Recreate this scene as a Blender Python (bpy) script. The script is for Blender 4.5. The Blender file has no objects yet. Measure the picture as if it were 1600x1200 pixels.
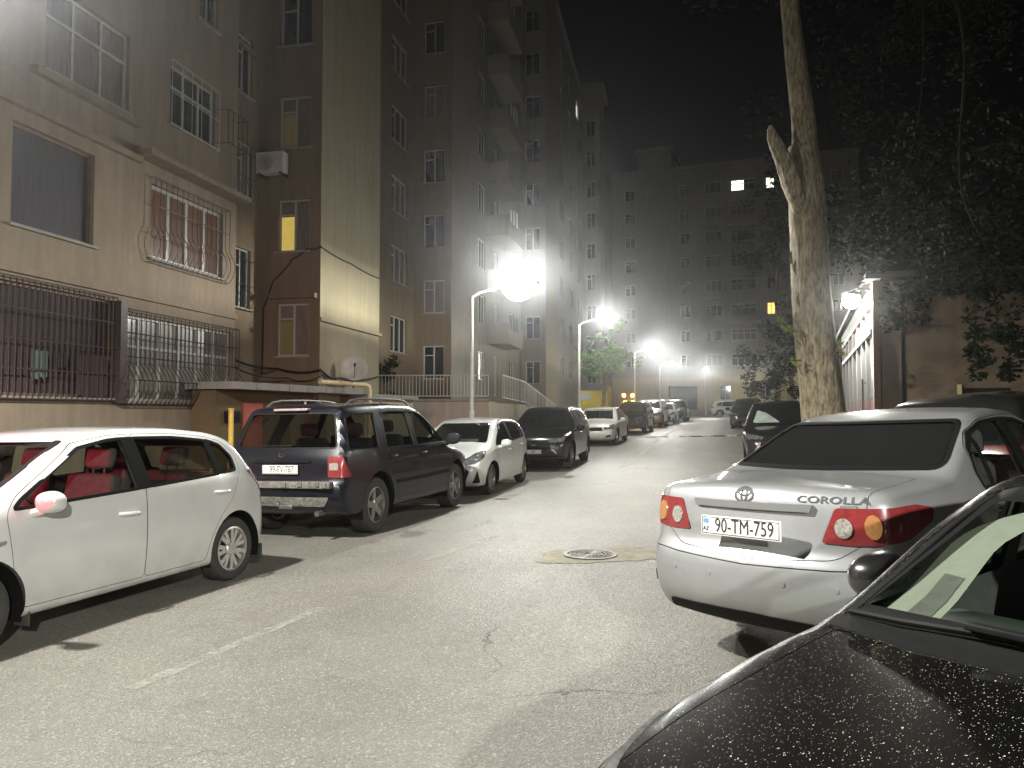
import bpy, bmesh, math, random
import numpy as np
from mathutils import Vector, Matrix
from mathutils.geometry import delaunay_2d_cdt

random.seed(7); np.random.seed(7)
S = bpy.context.scene
COL = S.collection
R = math.radians

# ------------------------------------------------------------------ camera, world, exposure
CAM_H = 1.52
PITCH = R(2.23)
cam_d = bpy.data.cameras.new('camera'); cam = bpy.data.objects.new('camera', cam_d); COL.objects.link(cam)
cam_d.sensor_width = 36; cam_d.lens = 26; cam_d.clip_end = 600; cam_d.clip_start = 0.05
cam.location = (0, 0, CAM_H); cam.rotation_euler = (math.pi / 2 + PITCH, 0, 0)
S.camera = cam
FPX = 1600 * 26 / 36

w = bpy.data.worlds.new('World'); S.world = w; w.use_nodes = True
nt = w.node_tree; bg = nt.nodes['Background']
sky = nt.nodes.new('ShaderNodeTexSky'); sky.sky_type = 'NISHITA'; sky.sun_disc = False
sky.sun_elevation = R(-4); sky.sun_rotation = R(200)
nt.links.new(sky.outputs[0], bg.inputs[0]); bg.inputs[1].default_value = 0.0006
S.view_settings.view_transform = 'Standard'; S.view_settings.look = 'None'
S.view_settings.exposure = 0.0; S.view_settings.gamma = 1
S.cycles.use_denoising = True
S.cycles.max_bounces = 8; S.cycles.transparent_max_bounces = 24
S.cycles.volume_bounces = 0
S.cycles.sample_clamp_indirect = 6.0
LAMP_W = 1700.0

def at(px, py, d):
    vx = (px - 800) / FPX; vy = (600 - py) / FPX
    c, s = math.cos(PITCH), math.sin(PITCH)
    y = c - vy * s; z = s + vy * c
    k = d / y
    return Vector((vx * k, d, CAM_H + z * k))

# ------------------------------------------------------------------ ground shape
RD = (0.3134, 0.9496)               # road direction
_rt = np.array([-80, 17, 30, 42, 56, 92, 150, 400.0]); _rz = np.array([0, 0, .40, .66, .88, 1.32, 1.7, 2.4])
def rise(t):
    return sum(np.interp(t + o, _rt, _rz) for o in (-5, -3, -1, 1, 3, 5)) / 6
def ST(x, y):
    return x * RD[1] - y * RD[0], x * RD[0] + y * RD[1]
def XY(s, t):
    return s * RD[1] + t * RD[0], -s * RD[0] + t * RD[1]
def G(x, y):
    s, t = ST(x, y)
    s2 = np.clip(s, -7, 5)
    return float(np.where(s2 < 0, .017 * s2, .04 * s2) + rise(t) - .08 * math.exp(-((x - 2.5) ** 2 + (y - 2.0) ** 2) / 2.4))

# ------------------------------------------------------------------ materials
M = {}
def pm(name, col, rough=.6, metal=0., coat=0., spec=.5, var=0., vscale=4., bump=0., bscale=40., emit=None, estr=0., vcol=None, coords='Object', stretch=None, det=6):
    m = bpy.data.materials.new(name); m.use_nodes = True
    n = m.node_tree.nodes; l = m.node_tree.links; b = n['Principled BSDF']
    b.inputs['Base Color'].default_value = (*col, 1); b.inputs['Roughness'].default_value = rough
    b.inputs['Metallic'].default_value = metal; b.inputs['Coat Weight'].default_value = coat
    b.inputs['Coat Roughness'].default_value = .04; b.inputs['Specular IOR Level'].default_value = spec
    tc = n.new('ShaderNodeTexCoord'); src = tc.outputs[coords]
    if stretch:
        mp = n.new('ShaderNodeMapping'); mp.inputs['Scale'].default_value = stretch
        l.new(src, mp.inputs[0]); src = mp.outputs[0]
    if var:
        t = n.new('ShaderNodeTexNoise'); t.inputs['Scale'].default_value = vscale; t.inputs['Detail'].default_value = det
        t.inputs['Roughness'].default_value = .65
        l.new(src, t.inputs[0])
        mx = n.new('ShaderNodeMix'); mx.data_type = 'RGBA'
        d = vcol or tuple(c * (1 - var) for c in col)
        u = tuple(min(1, c * (1 + var * .6)) for c in col)
        rp = n.new('ShaderNodeMapRange'); rp.inputs[1].default_value = .32; rp.inputs[2].default_value = .68
        l.new(t.outputs[0], rp.inputs[0]); l.new(rp.outputs[0], mx.inputs[0])
        mx.inputs[6].default_value = (*d, 1); mx.inputs[7].default_value = (*u, 1)
        l.new(mx.outputs[2], b.inputs['Base Color'])
    if bump:
        t2 = n.new('ShaderNodeTexNoise'); t2.inputs['Scale'].default_value = bscale; t2.inputs['Detail'].default_value = 4
        l.new(src, t2.inputs[0])
        bp = n.new('ShaderNodeBump'); bp.inputs['Strength'].default_value = bump; bp.inputs['Distance'].default_value = .02
        l.new(t2.outputs[0], bp.inputs['Height']); l.new(bp.outputs[0], b.inputs['Normal'])
    if emit:
        b.inputs['Emission Color'].default_value = (*emit, 1); b.inputs['Emission Strength'].default_value = estr
    M[name] = m
    return m

def glass(name, tint=(.8, .85, .82), refl=1.0):
    m = bpy.data.materials.new(name); m.use_nodes = True
    n = m.node_tree.nodes; l = m.node_tree.links; n.remove(n['Principled BSDF'])
    tr = n.new('ShaderNodeBsdfTransparent'); tr.inputs[0].default_value = (*tint, 1)
    gl = n.new('ShaderNodeBsdfGlossy'); gl.inputs['Roughness'].default_value = .03
    lw = n.new('ShaderNodeLayerWeight'); lw.inputs[0].default_value = .5
    pw = n.new('ShaderNodeMath'); pw.operation = 'POWER'; pw.inputs[1].default_value = 4.5; l.new(lw.outputs['Facing'], pw.inputs[0])
    fr = n.new('ShaderNodeMath'); fr.operation = 'MULTIPLY_ADD'; fr.inputs[1].default_value = .9; fr.inputs[2].default_value = .06; l.new(pw.outputs[0], fr.inputs[0])
    mt = n.new('ShaderNodeMath'); mt.operation = 'MULTIPLY'; mt.inputs[1].default_value = refl
    mx = n.new('ShaderNodeMixShader'); l.new(fr.outputs[0], mt.inputs[0]); l.new(mt.outputs[0], mx.inputs[0])
    l.new(tr.outputs[0], mx.inputs[1]); l.new(gl.outputs[0], mx.inputs[2]); l.new(mx.outputs[0], n['Material Output'].inputs[0])
    M[name] = m; return m

def asphalt():
    m = pm('asphalt', (.13, .125, .115), rough=.62)
    n = m.node_tree.nodes; l = m.node_tree.links; b = n['Principled BSDF']
    tc = n.new('ShaderNodeTexCoord')
    def noise(sc, det, ro=.6):
        t = n.new('ShaderNodeTexNoise'); t.inputs['Scale'].default_value = sc; t.inputs['Detail'].default_value = det
        t.inputs['Roughness'].default_value = ro; l.new(tc.outputs['Object'], t.inputs[0]); return t.outputs[0]
    def rng(x, a, b_, c=0., d=1.):
        r = n.new('ShaderNodeMapRange'); r.inputs[1].default_value = a; r.inputs[2].default_value = b_
        r.inputs[3].default_value = c; r.inputs[4].default_value = d; l.new(x, r.inputs[0]); return r.outputs[0]
    def mix(f, a, b_, mode='MIX'):
        x = n.new('ShaderNodeMix'); x.data_type = 'RGBA'; x.blend_type = mode
        if isinstance(f, float): x.inputs[0].default_value = f
        else: l.new(f, x.inputs[0])
        for v, i in ((a, 6), (b_, 7)):
            if isinstance(v, tuple): x.inputs[i].default_value = (*v, 1)
            else: l.new(v, x.inputs[i])
        return x.outputs[2]
    c = mix(rng(noise(.55, 5), .35, .65), (.178, .168, .143), (.235, .222, .192))
    c = mix(rng(noise(2.6, 6, .7), .55, .75, 0, .45), c, (.135, .125, .107))
    vo = n.new('ShaderNodeTexVoronoi'); vo.inputs['Scale'].default_value = 95; l.new(tc.outputs['Object'], vo.inputs[0])
    sep = n.new('ShaderNodeSeparateColor'); l.new(vo.outputs['Color'], sep.inputs[0])
    c = mix(rng(sep.outputs[0], 0., 1., .0, .5), c, mix(rng(sep.outputs[1], .8, .95), (.12, .112, .098), (.5, .48, .43)))
    # fine cracks
    vc = n.new('ShaderNodeTexVoronoi'); vc.feature = 'DISTANCE_TO_EDGE'; vc.inputs['Scale'].default_value = .42
    wv = n.new('ShaderNodeMapping'); nz = n.new('ShaderNodeTexNoise'); nz.inputs['Scale'].default_value = 2.2; nz.inputs['Detail'].default_value = 8
    l.new(tc.outputs['Object'], nz.inputs[0])
    va = n.new('ShaderNodeMix'); va.data_type = 'RGBA'; va.blend_type = 'LINEAR_LIGHT'; va.inputs[0].default_value = .35
    l.new(tc.outputs['Object'], va.inputs[6]); l.new(nz.outputs['Color'], va.inputs[7]); l.new(va.outputs[2], vc.inputs[0])
    cr = rng(vc.outputs['Distance'], .0, .006, 1, 0)
    mk = n.new('ShaderNodeMath'); mk.operation = 'MULTIPLY'; l.new(cr, mk.inputs[0]); l.new(rng(noise(.35, 2), .5, .62), mk.inputs[1])
    c = mix(mk.outputs[0], c, (.035, .033, .03))
    # oil stains
    c = mix(rng(noise(.9, 3, .5), .66, .74, 0, .35), c, (.05, .047, .044))
    l.new(c, b.inputs['Base Color'])
    bp = n.new('ShaderNodeBump'); bp.inputs['Strength'].default_value = .55; bp.inputs['Distance'].default_value = .006
    l.new(vo.outputs['Distance'], bp.inputs['Height']); l.new(bp.outputs[0], b.inputs['Normal'])
    l.new(rng(sep.outputs[2], 0, 1, .38, .8), b.inputs['Roughness'])
    return m
asphalt()

def plaster(name, c1, c2, stain=.6, panel=None):
    m = pm(name, c1, rough=.9)
    n = m.node_tree.nodes; l = m.node_tree.links; b = n['Principled BSDF']
    tc = n.new('ShaderNodeTexCoord')
    def noise(sc, det, st=None):
        t = n.new('ShaderNodeTexNoise'); t.inputs['Scale'].default_value = sc; t.inputs['Detail'].default_value = det; t.inputs['Roughness'].default_value = .65
        src = tc.outputs['Object']
        if st:
            mp = n.new('ShaderNodeMapping'); mp.inputs['Scale'].default_value = st; l.new(src, mp.inputs[0]); src = mp.outputs[0]
        l.new(src, t.inputs[0])
        r = n.new('ShaderNodeMapRange'); r.inputs[1].default_value = .35; r.inputs[2].default_value = .68; l.new(t.outputs[0], r.inputs[0])
        return r.outputs[0], t.outputs[0]
    def mix(f, a, b_, fac=1.):
        x = n.new('ShaderNodeMix'); x.data_type = 'RGBA'
        mu = n.new('ShaderNodeMath'); mu.operation = 'MULTIPLY'; mu.inputs[1].default_value = fac; l.new(f, mu.inputs[0]); l.new(mu.outputs[0], x.inputs[0])
        for v, i in ((a, 6), (b_, 7)):
            if isinstance(v, tuple): x.inputs[i].default_value = (*v, 1)
            else: l.new(v, x.inputs[i])
        return x.outputs[2]
    f1, _ = noise(.5, 6); f2, _ = noise(3.5, 8, (1, 1, .18)); f3, raw = noise(9, 8)
    c = mix(f1, c1, c2)
    c = mix(f2, c, tuple(v * .5 for v in c1), stain)
    c = mix(f3, c, tuple(v * .75 for v in c2), .4)
    f4, _ = noise(6, 6, (1, 1, .045)); c = mix(f4, c, tuple(v * .55 for v in c2), .38)
    l.new(c, b.inputs['Base Color'])
    bp = n.new('ShaderNodeBump'); bp.inputs['Strength'].default_value = .35; bp.inputs['Distance'].default_value = .02
    t = n.new('ShaderNodeTexNoise'); t.inputs['Scale'].default_value = 30; t.inputs['Detail'].default_value = 5; l.new(tc.outputs['Object'], t.inputs[0])
    l.new(t.outputs[0], bp.inputs['Height']); l.new(bp.outputs[0], b.inputs['Normal'])
    return m
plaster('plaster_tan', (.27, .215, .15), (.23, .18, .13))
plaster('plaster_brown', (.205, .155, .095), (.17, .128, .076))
plaster('plaster_beige', (.275, .24, .15), (.235, .205, .125), .25)
plaster('plaster_grey', (.28, .26, .21), (.23, .212, .17), .3)
plaster('plaster_yellow', (.36, .31, .18), (.31, .27, .15), .3)
plaster('plaster_pink', (.40, .30, .25), (.44, .38, .30), .5)
plaster('plaster_cream', (.46, .42, .32), (.40, .36, .27), .4)
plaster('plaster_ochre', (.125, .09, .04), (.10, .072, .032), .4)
plaster('concrete', (.30, .29, .26), (.24, .23, .21), .4)
plaster('brick_brown', (.17, .125, .085), (.13, .095, .065), .4)
pm('paving', (.2, .19, .17), .8, var=.3, vscale=3, bump=.4, bscale=20)
pm('kerb_stone', (.3, .29, .27), .8, var=.3, vscale=6, bump=.3)
pm('worn_paint', (.72, .70, .66), .8, var=.3, vscale=14, vcol=(.5, .48, .44))
pm('worn_paint_faint', (.52, .50, .45), .85, var=.2, vscale=7, vcol=(.44, .42, .37))
pm('patch_concrete', (.34, .31, .24), .85, var=.3, vscale=6, bump=.4)
pm('cast_iron', (.15, .14, .12), .5, metal=.6, var=.4, vscale=20)
pm('frame_white', (.34, .33, .30), .45, var=.12, vscale=8)
pm('frame_brown', (.13, .085, .055), .6, var=.3, vscale=8)
pm('pane_dark', (.012, .014, .016), .06, spec=.6)
pm('pane_curtain', (.16, .14, .115), .25, var=.5, vscale=5, stretch=(6, 6, .4), coat=.6)
pm('pane_warm', (.055, .032, .02), .3, var=.8, vscale=4, stretch=(8, 8, .6), emit=(1, .42, .14), estr=.04, coat=.6)
pm('pane_yellow', (.5, .4, .1), .4, emit=(1, .74, .16), estr=.42, var=.2, vscale=5)
pm('pane_olive', (.12, .105, .04), .4, emit=(.8, .66, .2), estr=.03)
pm('pane_lit', (.9, .9, .85), .4, emit=(1, .97, .88), estr=2.8)
pm('pane_lit_soft', (.9, .9, .8), .4, emit=(1, .93, .75), estr=2.2)
pm('pane_amber', (.8, .5, .2), .4, emit=(1, .58, .14), estr=2.2)
pm('iron_black', (.03, .027, .025), .55, metal=.5, var=.3, vscale=15)
pm('iron_red', (.045, .027, .026), .6, var=.4, vscale=10)
pm('iron_white', (.55, .54, .5), .5, var=.15, vscale=15)
pm('pole_paint', (.6, .59, .56), .45, var=.12, vscale=6)
pm('pipe_yellow', (.62, .44, .08), .5, var=.15, vscale=8)
pm('pipe_cream', (.55, .44, .26), .5, var=.2, vscale=8)
pm('curtain_dark', (.045, .043, .05), .8, var=.4, vscale=5, stretch=(8, 8, .3))
pm('curtain_red', (.05, .034, .033), .8, var=.45, vscale=6, stretch=(9, 9, .3))
pm('door_brown', (.035, .02, .018), .85, var=.3)
pm('curtain_green', (.05, .08, .06), .8, var=.3)
pm('door_red', (.32, .07, .05), .5, var=.2)
pm('plastic_white', (.5, .5, .47), .5, var=.15, vscale=9)
pm('plastic_black', (.007, .007, .007), .62, spec=.18, var=.2, vscale=30)
pm('plastic_grey', (.12, .12, .12), .55)
pm('dish_grey', (.33, .31, .29), .5, var=.2, vscale=5)
pm('rubber', (.022, .021, .02), .75, var=.4, vscale=14, vcol=(.045, .042, .038))
pm('rim_silver', (.62, .62, .6), .3, metal=.85, var=.15, vscale=12)
pm('rim_grey', (.3, .3, .29), .35, metal=.8, var=.2, vscale=12)
pm('rim_dark', (.16, .16, .16), .45, metal=.7)
pm('badge_grey', (.07, .07, .075), .5, spec=.15)
pm('chrome', (.8, .8, .8), .12, metal=1)
pm('chrome_dull', (.35, .35, .36), .35, metal=.9)
pm('hub_dark', (.03, .03, .03), .6, metal=.4)
pm('interior', (.05, .05, .05), .7, var=.3, vscale=6)
pm('interior_cream', (.24, .24, .205), .75, var=.08, vscale=20)
pm('seat_cloth', (.10, .10, .10), .85, var=.3, vscale=20, bump=.3)
pm('seat_light', (.10, .095, .085), .85, var=.2, vscale=20, bump=.3)
pm('dash_green', (.07, .085, .075), .5, var=.2)
pm('pane_tint', (.010, .011, .010), .05, spec=.55, coat=.5)
pm('pane_tint_grey', (.010, .010, .010), .12, spec=.22)
pm('lens_red', (.20, .028, .028), .22, coat=.6, var=.25, vscale=30)
pm('lens_red_lit', (.6, .02, .02), .2, emit=(1, .05, .06), estr=3)
pm('lens_amber', (.34, .16, .06), .2, coat=.6, var=.2, vscale=60)
pm('lens_clear', (.40, .37, .34), .15, metal=.3, coat=.7, var=.6, vscale=70)
pm('lens_head', (.3, .3, .3), .08, metal=.6, coat=1, var=.6, vscale=14)
pm('plate_white', (.68, .68, .64), .4, var=.08, vscale=20)
pm('plate_ink', (.02, .02, .02), .6)
pm('plate_blue', (.12, .25, .5), .5)
pm('sunshade', (.42, .5, .44), .5, metal=.3, var=.4, vscale=7)
pm('foam_dirty', (.17, .16, .14), .9, var=.5, vscale=9, bump=.8, bscale=25)
pm('paint_white', (.60, .615, .60), .25, coat=1, var=.05, vscale=3)
pm('paint_white_warm', (.68, .67, .63), .35, coat=1, var=.06, vscale=3)
pm('paint_silver', (.34, .345, .35), .4, metal=.45, coat=.8, var=.07, vscale=4)
pm('paint_silver_far', (.45, .45, .44), .35, metal=.5, coat=.8, var=.08, vscale=4)
pm('paint_navy', (.0035, .004, .007), .35, coat=.4, spec=.3, var=.5, vscale=5, vcol=(.008, .0085, .012))
pm('paint_black', (.008, .008, .009), .28, coat=1, var=.5, vscale=6, vcol=(.014, .014, .014))
pm('paint_charcoal', (.03, .028, .026), .3, metal=.4, coat=1, var=.3, vscale=5)
glass('glass_clear', (.82, .86, .83))
glass('glass_tint', (.52, .54, .50))
glass('glass_green', (.78, .84, .79), .8)
def dusty_black():
    m = pm('paint_dusty', (.006, .006, .006), .3, coat=.5, spec=.2)
    n = m.node_tree.nodes; l = m.node_tree.links; b = n['Principled BSDF']
    tc = n.new('ShaderNodeTexCoord')
    mp = n.new('ShaderNodeMapping'); mp.inputs['Rotation'].default_value = (0, 0, .6); mp.inputs['Scale'].default_value = (1, 1.7, 1); l.new(tc.outputs['Object'], mp.inputs[0])
    wn = n.new('ShaderNodeTexNoise'); wn.inputs['Scale'].default_value = 130; l.new(tc.outputs['Object'], wn.inputs[0])
    mxv = n.new('ShaderNodeMix'); mxv.data_type = 'RGBA'; mxv.blend_type = 'LINEAR_LIGHT'; mxv.inputs[0].default_value = .006
    l.new(mp.outputs[0], mxv.inputs[6]); l.new(wn.outputs['Color'], mxv.inputs[7])
    fac = None
    for sc, th in ((75, .20), (150, .24), (46, .13)):
        v = n.new('ShaderNodeTexVoronoi'); v.inputs['Scale'].default_value = sc; l.new(mxv.outputs[2], v.inputs[0])
        sp = n.new('ShaderNodeSeparateColor'); l.new(v.outputs['Color'], sp.inputs[0])
        th_ = n.new('ShaderNodeMath'); th_.operation = 'MULTIPLY'; th_.inputs[1].default_value = th; l.new(sp.outputs[0], th_.inputs[0])
        lt = n.new('ShaderNodeMath'); lt.operation = 'LESS_THAN'; l.new(v.outputs['Distance'], lt.inputs[0]); l.new(th_.outputs[0], lt.inputs[1])
        g = n.new('ShaderNodeMath'); g.operation = 'GREATER_THAN'; g.inputs[1].default_value = .45; l.new(sp.outputs[1], g.inputs[0])
        mu = n.new('ShaderNodeMath'); mu.operation = 'MULTIPLY'; l.new(lt.outputs[0], mu.inputs[0]); l.new(g.outputs[0], mu.inputs[1])
        if fac is None: fac = mu.outputs[0]
        else:
            mm = n.new('ShaderNodeMath'); mm.operation = 'MAXIMUM'; l.new(fac, mm.inputs[0]); l.new(mu.outputs[0], mm.inputs[1]); fac = mm.outputs[0]
    film = n.new('ShaderNodeTexNoise'); film.inputs['Scale'].default_value = 5; film.inputs['Detail'].default_value = 8; l.new(tc.outputs['Object'], film.inputs[0])
    c0 = n.new('ShaderNodeMix'); c0.data_type = 'RGBA'; l.new(film.outputs[0], c0.inputs[0])
    c0.inputs[6].default_value = (.0015, .0015, .0015, 1); c0.inputs[7].default_value = (.006, .0057, .005, 1)
    c1 = n.new('ShaderNodeMix'); c1.data_type = 'RGBA'; l.new(fac, c1.inputs[0]); l.new(c0.outputs[2], c1.inputs[6]); c1.inputs[7].default_value = (.42, .40, .34, 1)
    l.new(c1.outputs[2], b.inputs['Base Color'])
    iv = n.new('ShaderNodeMath'); iv.operation = 'SUBTRACT'; iv.inputs[0].default_value = 1; l.new(fac, iv.inputs[1]); l.new(iv.outputs[0], b.inputs['Coat Weight'])
dusty_black()
for nm_, lo_, hi_, mx_ in (('worn_paint_faint', .40, .66, .55), ('worn_paint', .34, .58, .9)):
    m_ = M[nm_]; n_ = m_.node_tree.nodes; l_ = m_.node_tree.links
    tc_ = n_.new('ShaderNodeTexCoord'); tx_ = n_.new('ShaderNodeTexNoise'); tx_.inputs['Scale'].default_value = 9; tx_.inputs['Detail'].default_value = 9; tx_.inputs['Roughness'].default_value = .75
    l_.new(tc_.outputs['Object'], tx_.inputs[0]); mr_ = n_.new('ShaderNodeMapRange'); mr_.inputs[1].default_value = lo_; mr_.inputs[2].default_value = hi_; mr_.inputs[4].default_value = mx_
    l_.new(tx_.outputs[0], mr_.inputs[0]); l_.new(mr_.outputs[0], n_['Principled BSDF'].inputs['Alpha'])
def dirty(name):
    m = M[name]; n = m.node_tree.nodes; l = m.node_tree.links; b = n['Principled BSDF']; src = b.inputs['Base Color'].links[0].from_socket
    tc = n.new('ShaderNodeTexCoord'); sx = n.new('ShaderNodeSeparateXYZ'); l.new(tc.outputs['Object'], sx.inputs[0])
    r = n.new('ShaderNodeMapRange'); r.inputs[1].default_value = .58; r.inputs[2].default_value = .22; l.new(sx.outputs[2], r.inputs[0])
    t = n.new('ShaderNodeTexNoise'); t.inputs['Scale'].default_value = 5; t.inputs['Detail'].default_value = 8; l.new(tc.outputs['Object'], t.inputs[0])
    ad = n.new('ShaderNodeMath'); ad.operation = 'MULTIPLY'; l.new(r.outputs[0], ad.inputs[0]); l.new(t.outputs[0], ad.inputs[1])
    t2 = n.new('ShaderNodeTexNoise'); t2.inputs['Scale'].default_value = 2.2; t2.inputs['Detail'].default_value = 9; t2.inputs['Roughness'].default_value = .7; l.new(tc.outputs['Object'], t2.inputs[0])
    r2 = n.new('ShaderNodeMapRange'); r2.inputs[1].default_value = .52; r2.inputs[2].default_value = .75; r2.inputs[4].default_value = .22; l.new(t2.outputs[0], r2.inputs[0])
    mx_ = n.new('ShaderNodeMath'); mx_.operation = 'MAXIMUM'; l.new(ad.outputs[0], mx_.inputs[0]); l.new(r2.outputs[0], mx_.inputs[1])
    mx = n.new('ShaderNodeMix'); mx.data_type = 'RGBA'; l.new(mx_.outputs[0], mx.inputs[0]); l.new(src, mx.inputs[6]); mx.inputs[7].default_value = (.25, .235, .20, 1)
    l.new(mx.outputs[2], b.inputs['Base Color'])
    rr = n.new('ShaderNodeMapRange'); rr.inputs[3].default_value = 1; rr.inputs[4].default_value = .2; l.new(mx_.outputs[0], rr.inputs[0]); l.new(rr.outputs[0], b.inputs['Coat Weight'])
for q_ in ('paint_white', 'paint_white_warm', 'paint_silver'): dirty(q_)
def bark():
    m = pm('bark', (.2, .165, .115), .9)
    n = m.node_tree.nodes; l = m.node_tree.links; b = n['Principled BSDF']
    tc = n.new('ShaderNodeTexCoord'); mp = n.new('ShaderNodeMapping'); mp.inputs['Scale'].default_value = (1, 1, .22); l.new(tc.outputs['Object'], mp.inputs[0])
    t = n.new('ShaderNodeTexNoise'); t.inputs['Scale'].default_value = 26; t.inputs['Detail'].default_value = 9; t.inputs['Roughness'].default_value = .7; l.new(mp.outputs[0], t.inputs[0])
    t2 = n.new('ShaderNodeTexNoise'); t2.inputs['Scale'].default_value = 3; t2.inputs['Detail'].default_value = 4; l.new(tc.outputs['Object'], t2.inputs[0])
    cr = n.new('ShaderNodeValToRGB'); e = cr.color_ramp.elements
    e[0].position = .36; e[0].color = (.075, .058, .036, 1); e[1].position = .62; e[1].color = (.40, .335, .22, 1)
    l.new(t.outputs[0], cr.inputs[0])
    mx = n.new('ShaderNodeMix'); mx.data_type = 'RGBA'; mx.blend_type = 'MULTIPLY'; mx.inputs[0].default_value = .5
    l.new(cr.outputs[0], mx.inputs[6]); l.new(t2.outputs[0], mx.inputs[7]); l.new(mx.outputs[2], b.inputs['Base Color'])
    bp = n.new('ShaderNodeBump'); bp.inputs['Strength'].default_value = .9; bp.inputs['Distance'].default_value = .03
    l.new(t.outputs[0], bp.inputs['Height']); l.new(bp.outputs[0], b.inputs['Normal'])
bark()
def leafm(name, c, v):
    m = pm(name, c, .9, var=v, vscale=1.3, spec=.05)
    b = m.node_tree.nodes['Principled BSDF']
    return m
leafm('leaf_shaded', (.010, .015, .006), .5)  # shaded leaf copy: night darkness is put into its near-black colour
leafm('leaf_green', (.07, .12, .03), .4)
leafm('leaf_lit', (.14, .2, .04), .4)
def globe_mat(name, col, st):
    m = bpy.data.materials.new(name); m.use_nodes = True
    n = m.node_tree.nodes; l = m.node_tree.links; n.remove(n['Principled BSDF'])
    tr = n.new('ShaderNodeBsdfTransparent'); em = n.new('ShaderNodeEmission'); em.inputs[0].default_value = (*col, 1); em.inputs[1].default_value = st
    ad = n.new('ShaderNodeAddShader'); l.new(tr.outputs[0], ad.inputs[0]); l.new(em.outputs[0], ad.inputs[1]); l.new(ad.outputs[0], n['Material Output'].inputs[0])
    M[name] = m
globe_mat('lamp_glow', (.93, .97, 1.), 9)
globe_mat('lamp_glow_warm', (1, .97, .85), 14)
pm('amber_glow', (1, .5, .05), .4, emit=(1, .5, .06), estr=25)

# ------------------------------------------------------------------ object helpers
ORG = {}
def link(name, me, parent=None, mats=None):
    o = bpy.data.objects.new(name, me); COL.objects.link(o)
    if parent is not None:
        o.parent = parent; ORG[o.name] = ORG[parent.name]
    else: ORG[o.name] = Vector((0, 0, 0))
    return o
def tag(o, label=None, cat=None, group=None, kind=None):
    if label: o['label'] = label
    if cat: o['category'] = cat
    if group: o['group'] = group
    if kind: o['kind'] = kind
    return o
def thing(name, label, cat, loc=(0, 0, 0), group=None):
    o = bpy.data.objects.new(name, None); COL.objects.link(o); o.empty_display_size = .2
    o.location = loc; ORG[o.name] = Vector(loc)
    return tag(o, label, cat, group)

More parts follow.
